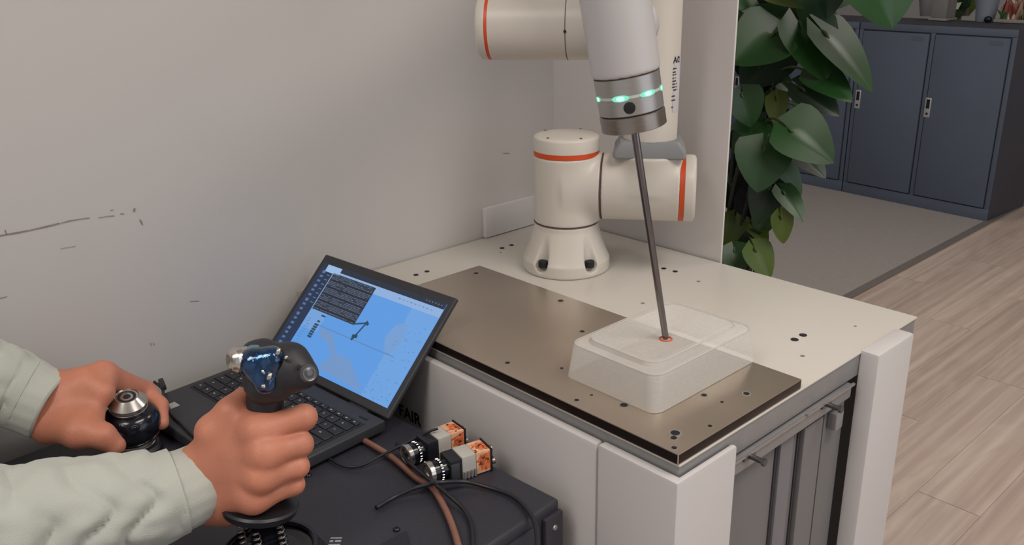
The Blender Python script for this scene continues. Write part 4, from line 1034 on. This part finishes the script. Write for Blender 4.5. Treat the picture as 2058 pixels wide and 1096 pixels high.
# ---- things on lockers, placed along the top
def lt(px, py): # point on locker top under pixel
    return A(px, py, 2, HL + .007)
ZT2 = HL + .007
def potm(name, rgb): return mat(name, rgb, .5, noise_scale=12, noise_amt=.04)
def pot(px, py, r0, r1, h, m, label, name='plant_pot'):
    c = lt(px, py); c = c + np.array([-f_[0] * 0, .0, 0]); c[1] += r0
    t = empty(name, c, label, 'pot')
    lathe('pot_body', c, Zc, [(0, r0), (h * .9, r1 * .97), (h * .9, r1 * 1.04), (h, r1 * 1.04), (h, r1 * .9), (h * .9, r1 * .88)], m, t, 32, 35)
    lathe('soil', c + Zc * h * .86, Zc, [(0, r1 * .87), (.01, r1 * .85)], MOSS, t, 24, None)
    return t, c
def leaf_mesh(L, W, fold=.25, droop=.3, nu=9, nv=4, wav=.0):
    V = []; F = []; rows = []
    for i in range(nu + 1):
        t = i / nu; w_ = W * .5 * (math.sin(math.pi * min(1, t ** .52)) ** .72) if 0 < t < 1 else (.0 if t >= 1 else W * .04)
        row = []
        for j in range(-nv, nv + 1):
            v = j / nv; y = t * L - .26 * L * (abs(v) ** 1.2) * (1 - t) ** 2 + .10 * L * (1 - abs(v)) * (1 - t) ** 3
            x = v * w_; z = fold * abs(x) - fold * .0 - droop * L * (t ** 2) * .5 + wav * math.sin(t * 9 + j) * W
            row.append(len(V)); V.append((x, y, z))
        rows.append(row)
    for i in range(nu):
        for j in range(2 * nv): F.append((rows[i][j], rows[i][j + 1], rows[i + 1][j + 1], rows[i + 1][j]))
    return V, F
def leaf(parent, base, tipp, width, nrm, m, fold=.25, droop=.25, label=None, name='leaf'):
    base = np.array(base); d = np.array(tipp) - base; L = np.linalg.norm(d); ya = d / L
    z = np.array(nrm, float); z = z - ya * (z @ ya); z /= np.linalg.norm(z); xa = np.cross(ya, z)
    V, F = leaf_mesh(L, width, fold, droop)
    V = [base + xa * x + ya * y + z * (zz + .0) for x, y, zz in V]
    o = link_mesh(name, V, F, m, parent, True)
    q = MB(); mid = [base + ya * (L * t) + z * (-droop * L * t * t * .5 + .0012) for t in (0, .3, .6, .95)]
    return o, mid
t, c = pot(1858, 33, .04, .07, .17, potm('grey_pot', (140, 138, 140)), 'grey tapered plant pot at left on the right locker')
for k in range(7):
    a = k * .9; b = c + Zc * .16; e = b + np.array([math.cos(a) * .1, math.sin(a) * .1, .07 + .02 * (k % 3)]); leaf(t, b, e, .05, (0, 0, 1), LEAFS[k % 3])
c = lt(1883, 42); tr = empty('storage_tray', c, 'pale grey plastic tray beside the grey tapered pot', 'tray')
fr = lambda p: c + lxa * p[0] + lya * p[1] + Zc * p[2]
q = MB(); q.box((-.05, 0, 0), (.05, .10, .012)); q = MB()
q.box((-.05, 0, 0.001), (.05, .12, .014), fr); q.build('tray_base', potm('tray_grey', (150, 145, 142)), tr, bevel=.004)
q = MB(); q.box((-.042, .006, .0142), (.042, .11, .14), fr); q.build('tray_box', potm('box_grey', (128, 124, 122)), tr, bevel=.006)
c = lt(1924, 33); cd_ = empty('hanging_plant', c + np.array([0, .08, 0]), 'leafy green plant with white tag hanging over locker edge', 'plant')
lathe('pot_body', c + np.array([0, .08, 0]), Zc, [(0, .035), (.08, .045), (.085, .045)], potm('pot_brown', (118, 108, 100)), cd_, 24)
vb = c + np.array([0, .06, .09])
for (bx_, by_, tx_, ty_, w_, k) in ((1930, 8, 1905, 58, .06, 0), (1925, 35, 1893, 60, .05, 2), (1935, 0, 1925, 38, .07, 0), (1880, -5, 1884, 14, .05, 2), (1950, -6, 1935, 22, .06, 1), (1915, -10, 1900, 20, .05, 2), (1960, 2, 1948, 30, .04, 2)):
    p0 = A(bx_, by_, 1, c[1] - .02); p1 = A(tx_, ty_, 1, c[1] - .035); leaf(cd_, p0, p1, w_, -f_ + .4 * Zc, LEAFS[k], .3, .2)
    q = MB(); q.tube(spline([vb, (vb + p0) / 2 + Zc * .03, p0], 6), .002, 6); q.build('stem', STEM, cd_)
p = A(1920, 13, 1, c[1] - .05)
q = MB(); q.box((-.025, -.0008, -.018), (.025, .0008, .020), lambda v: p + lxa * (v[0] + v[2] * .4) + lya * v[1] + Zc * (v[2] + v[0] * .15)); q.build('white_tag', mat('tag_white', (222, 222, 212), .6, noise_scale=9, noise_amt=.02), cd_)
t, c = pot(1972, 44, .045, .062, .16, potm('blue_grey_pot', (128, 136, 148)), 'bluish grey round pot in middle of the right locker')
for k in range(6):
    a = k * 1.1; b = c + Zc * .15; e = b + np.array([math.cos(a) * .09, math.sin(a) * .09, .06]); leaf(t, b, e, .045, (0, 0, 1), LEAFS[k % 3])
c = lt(1985, 45); tag(lathe('camera_ball', c + np.array([.0, -.0, .018]) - Zc * .018, Zc, [(0, .010), (.006, .017), (.016, .020), (.026, .016), (.032, .004)], BLACKG, None, 24, 70), 'small shiny black ball standing before the bluish pot', 'ball')
c = lt(2032, 47); gt_ = empty('flower_tray', c, 'shallow tray with pale and reddish dried flowers at locker end', 'tray')
fr = lambda p: c + lxa * p[0] + lya * p[1] + Zc * p[2]
q = MB(); q.box((-.09, 0, .001), (.10, .14, .018), fr); q.build('tray_base', potm('tray_pale', (150, 144, 140)), gt_, bevel=.004)
random.seed(9)
fl = [potm('petal_cream', (214, 196, 178)), potm('petal_red', (140, 74, 62)), LEAFS[0], potm('petal_tan', (168, 142, 122))]
for k in range(34):
    b = fr((random.uniform(-.08, .09), random.uniform(.01, .12), .02)); e = b + np.array([random.uniform(-.04, .04), random.uniform(-.04, .03), random.uniform(.05, .13)])
    leaf(gt_, b, e, random.uniform(.02, .04), (-f_ + np.array([random.uniform(-.5, .5), 0, random.uniform(0, .8)])), fl[k % 4], .3, .3, name='petal')
c = lt(2052, 40); c[1] += .07; tag(lathe('white_vase', c + Zc * .019, Zc, [(0, .025), (.02, .045), (.06, .055), (.10, .045), (.13, .028), (.15, .03)], mat('white_ceramic', (206, 200, 192), .3, noise_scale=5, noise_amt=.01), None, 32, 60), 'round cream white vase behind the dried flowers', 'vase')

# ============================================================ CLIMBING PLANT
PD = 2.62
def pd(px, py, dd=0): # point on a vertical sheet near the plant, depth offset dd metres (negative = nearer)
    return D(px, py, PD * 1.0 - (py - 280) * .00062 * .0 + dd)
pole_base = A(1478, 690, 2, .006); 
pole_top = D(1553, -60, 2.35)
# choose a plausible upright pole: floor point with the horizontal distance of 2.3 m
dirh = ray(1482, 500); dirh = dirh[:2] / np.linalg.norm(dirh[:2]); pbase = np.array([CAM[0] + dirh[0] * 2.35, CAM[1] + dirh[1] * 2.35, .006])
dirt = ray(1548, 0); dirt2 = dirt[:2] / np.linalg.norm(dirt[:2]); ptop = np.array([CAM[0] + dirt2[0] * 2.35, CAM[1] + dirt2[1] * 2.35, 1.55])
plant = empty('climbing_plant', pbase, 'tall green climbing plant with heart-shaped leaves on dark moss pole', 'plant')
lathe('pot', pbase, Zc, [(0, .11), (.02, .12), (.22, .15), (.235, .155), (.25, .155), (.25, .14), (.22, .138)], potm('pot_white', (190, 186, 180)), plant, 40, 35)
lathe('soil', pbase + Zc * .215, Zc, [(0, .137), (.012, .13)], MOSS, plant, 30, None)
def pole_at(z): return pbase + (ptop - pbase) * (z - .006) / (ptop[2] - .006)
q = MB(); zz = np.linspace(.22, 1.5, 40); q.tube([pole_at(z) + np.array([.006 * math.sin(z * 31), .006 * math.cos(z * 23), 0]) for z in zz], [.034 + .006 * math.sin(z * 47) for z in zz], 14); q.build('moss_pole', MOSS, plant, smooth=True)
for k in range(6):
    a0 = k * 1.05; q = MB(); q.tube([pole_at(z) + (.040 + .008 * math.sin(z * 9 + k)) * np.array([math.cos(a0 + z * 3.), math.sin(a0 + z * 3.), 0]) for z in np.linspace(.23, 1.46, 30)], .006, 6); q.build('vine', mat('vine_dark', (44, 50, 42), .7, noise_scale=30, noise_amt=.3), plant, smooth=True)
def pdz(px, py, off):
    d = ray(px, py); h = np.linalg.norm(d[:2]); return CAM + d * ((2.32 + off) / h)
# (base x,y -> tip x,y, width px, depth offset, material, face side tilt, fold, droop)
LV = [
 (1745, -95, 1806, 54, 185, -.22, 0, .1), (1640, -70, 1662, 40, 115, -.12, 1, .1), (1555, -14, 1640, 10, 50, -.10, 2, 0),
 (1610, 52, 1496, 18, 66, -.05, 0, .3), (1512, 30, 1478, 78, 52, .02, 0, -.2), (1556, 66, 1470, 126, 112, -.12, 0, -.2),
 (1606, 44, 1666, 162, 118, -.12, 0, .1), (1652, 62, 1764, 178, 104, -.10, 0, .4), (1622, 60, 1690, 96, 46, -.02, 2, .2),
 (1636, 148, 1716, 198, 74, -.12, 0, .3), (1608, 176, 1690, 230, 62, -.08, 1, .2), (1560, 108, 1490, 178, 96, 0, 1, -.1),
 (1548, 148, 1602, 190, 42, .0, 0, .1), (1492, 188, 1512, 256, 64, -.10, 0, -.2), (1560, 194, 1562, 252, 44, -.04, 2, 0),
 (1584, 258, 1680, 322, 100, -.16, 0, .3), (1596, 302, 1662, 356, 60, -.10, 1, .2), (1530, 246, 1470, 308, 66, -.02, 0, -.3),
 (1536, 292, 1524, 386, 96, -.16, 0, 0), (1500, 250, 1556, 296, 60, -.05, 0, .1), (1570, 338, 1612, 398, 48, -.05, 0, .2),
 (1572, 384, 1618, 444, 46, -.10, 0, .3), (1548, 372, 1520, 452, 64, -.08, 1, 0), (1566, 345, 1545, 418, 56, -.03, 0, 0), (1568, 432, 1578, 492, 42, -.12, 2, .1),
 (1540, 420, 1526, 478, 48, -.02, 0, 0), (1512, 452, 1542, 492, 38, -.04, 2, .1), (1476, 440, 1462, 512, 52, -.02, 2, -.1), (1520, 478, 1474, 506, 36, -.05, 1, 0),
 (1516, 498, 1550, 562, 54, -.12, 2, .1), (1476, 500, 1486, 560, 50, -.08, 0, -.1), (1500, 10, 1540, 40, 44, .05, 0, 0), (1580, 20, 1622, 60, 40, .04, 0, 0), (1462, 20, 1478, 60, 34, .08, 0, 0),
 (1535, 205, 1500, 262, 50, .05, 1, 0), (1560, 225, 1596, 262, 36, .03, 0, .1), (1490, 330, 1466, 372, 40, .06, 1, -.1), (1520, 330, 1560, 372, 50, .02, 1, .1), (1555, 402, 1582, 432, 30, .04, 0, 0),
 (1500, 110, 1484, 150, 44, .06, 1, 0), (1600, 212, 1640, 226, 28, .05, 1, 0), (1700, -30, 1640, 20, 60, -.02, 0, 0), (1480, 540, 1466, 580, 40, -.02, 1, 0), (1530, 120, 1560, 176, 50, .06, 1, .1), (1480, -30, 1520, 30, 70, -.02, 0, 0), (1590, -30, 1560, 30, 60, -.02, 2, 0), (1470, 380, 1492, 440, 50, .05, 1, 0), (1530, 60, 1590, 110, 60, .04, 1, .1), (1490, 270, 1520, 330, 60, .06, 1, 0), (1550, 300, 1590, 350, 50, .04, 0, .1), (1510, 400, 1560, 440, 46, .02, 2, .1), (1640, 98, 1662, 132, 40, .02, 1, .1)]
random.seed(21)
for (x0, y0, x1, y1, wp, off, mi, sd_) in LV:
    b = pdz(x0, y0, off + random.uniform(-.01, .02)); e = pdz(x1, y1, off + random.uniform(-.05, .01)); W_ = wp * ((b - CAM) @ f_) / FPX
    nrm = -f_ + .28 * Zc + r_ * sd_ * .7 + np.array([random.uniform(-.2, .2), random.uniform(-.2, .2), random.uniform(-.15, .25)])
    o, mid = leaf(plant, b, e, W_ * 1.22, nrm, LEAFS[mi], random.uniform(.12, .3), random.uniform(.12, .3))
    zp = min(max(b[2] - .06, .3), 1.45); pp_ = pole_at(zp); mm = (pp_ + b) / 2 + Zc * .035
    q = MB(); q.tube(spline([pp_, mm, b, b + (e - b) * .12 - np.array([0, 0, .002])], 5), .0032, 6); q.build('petiole', STEM, plant, smooth=True)
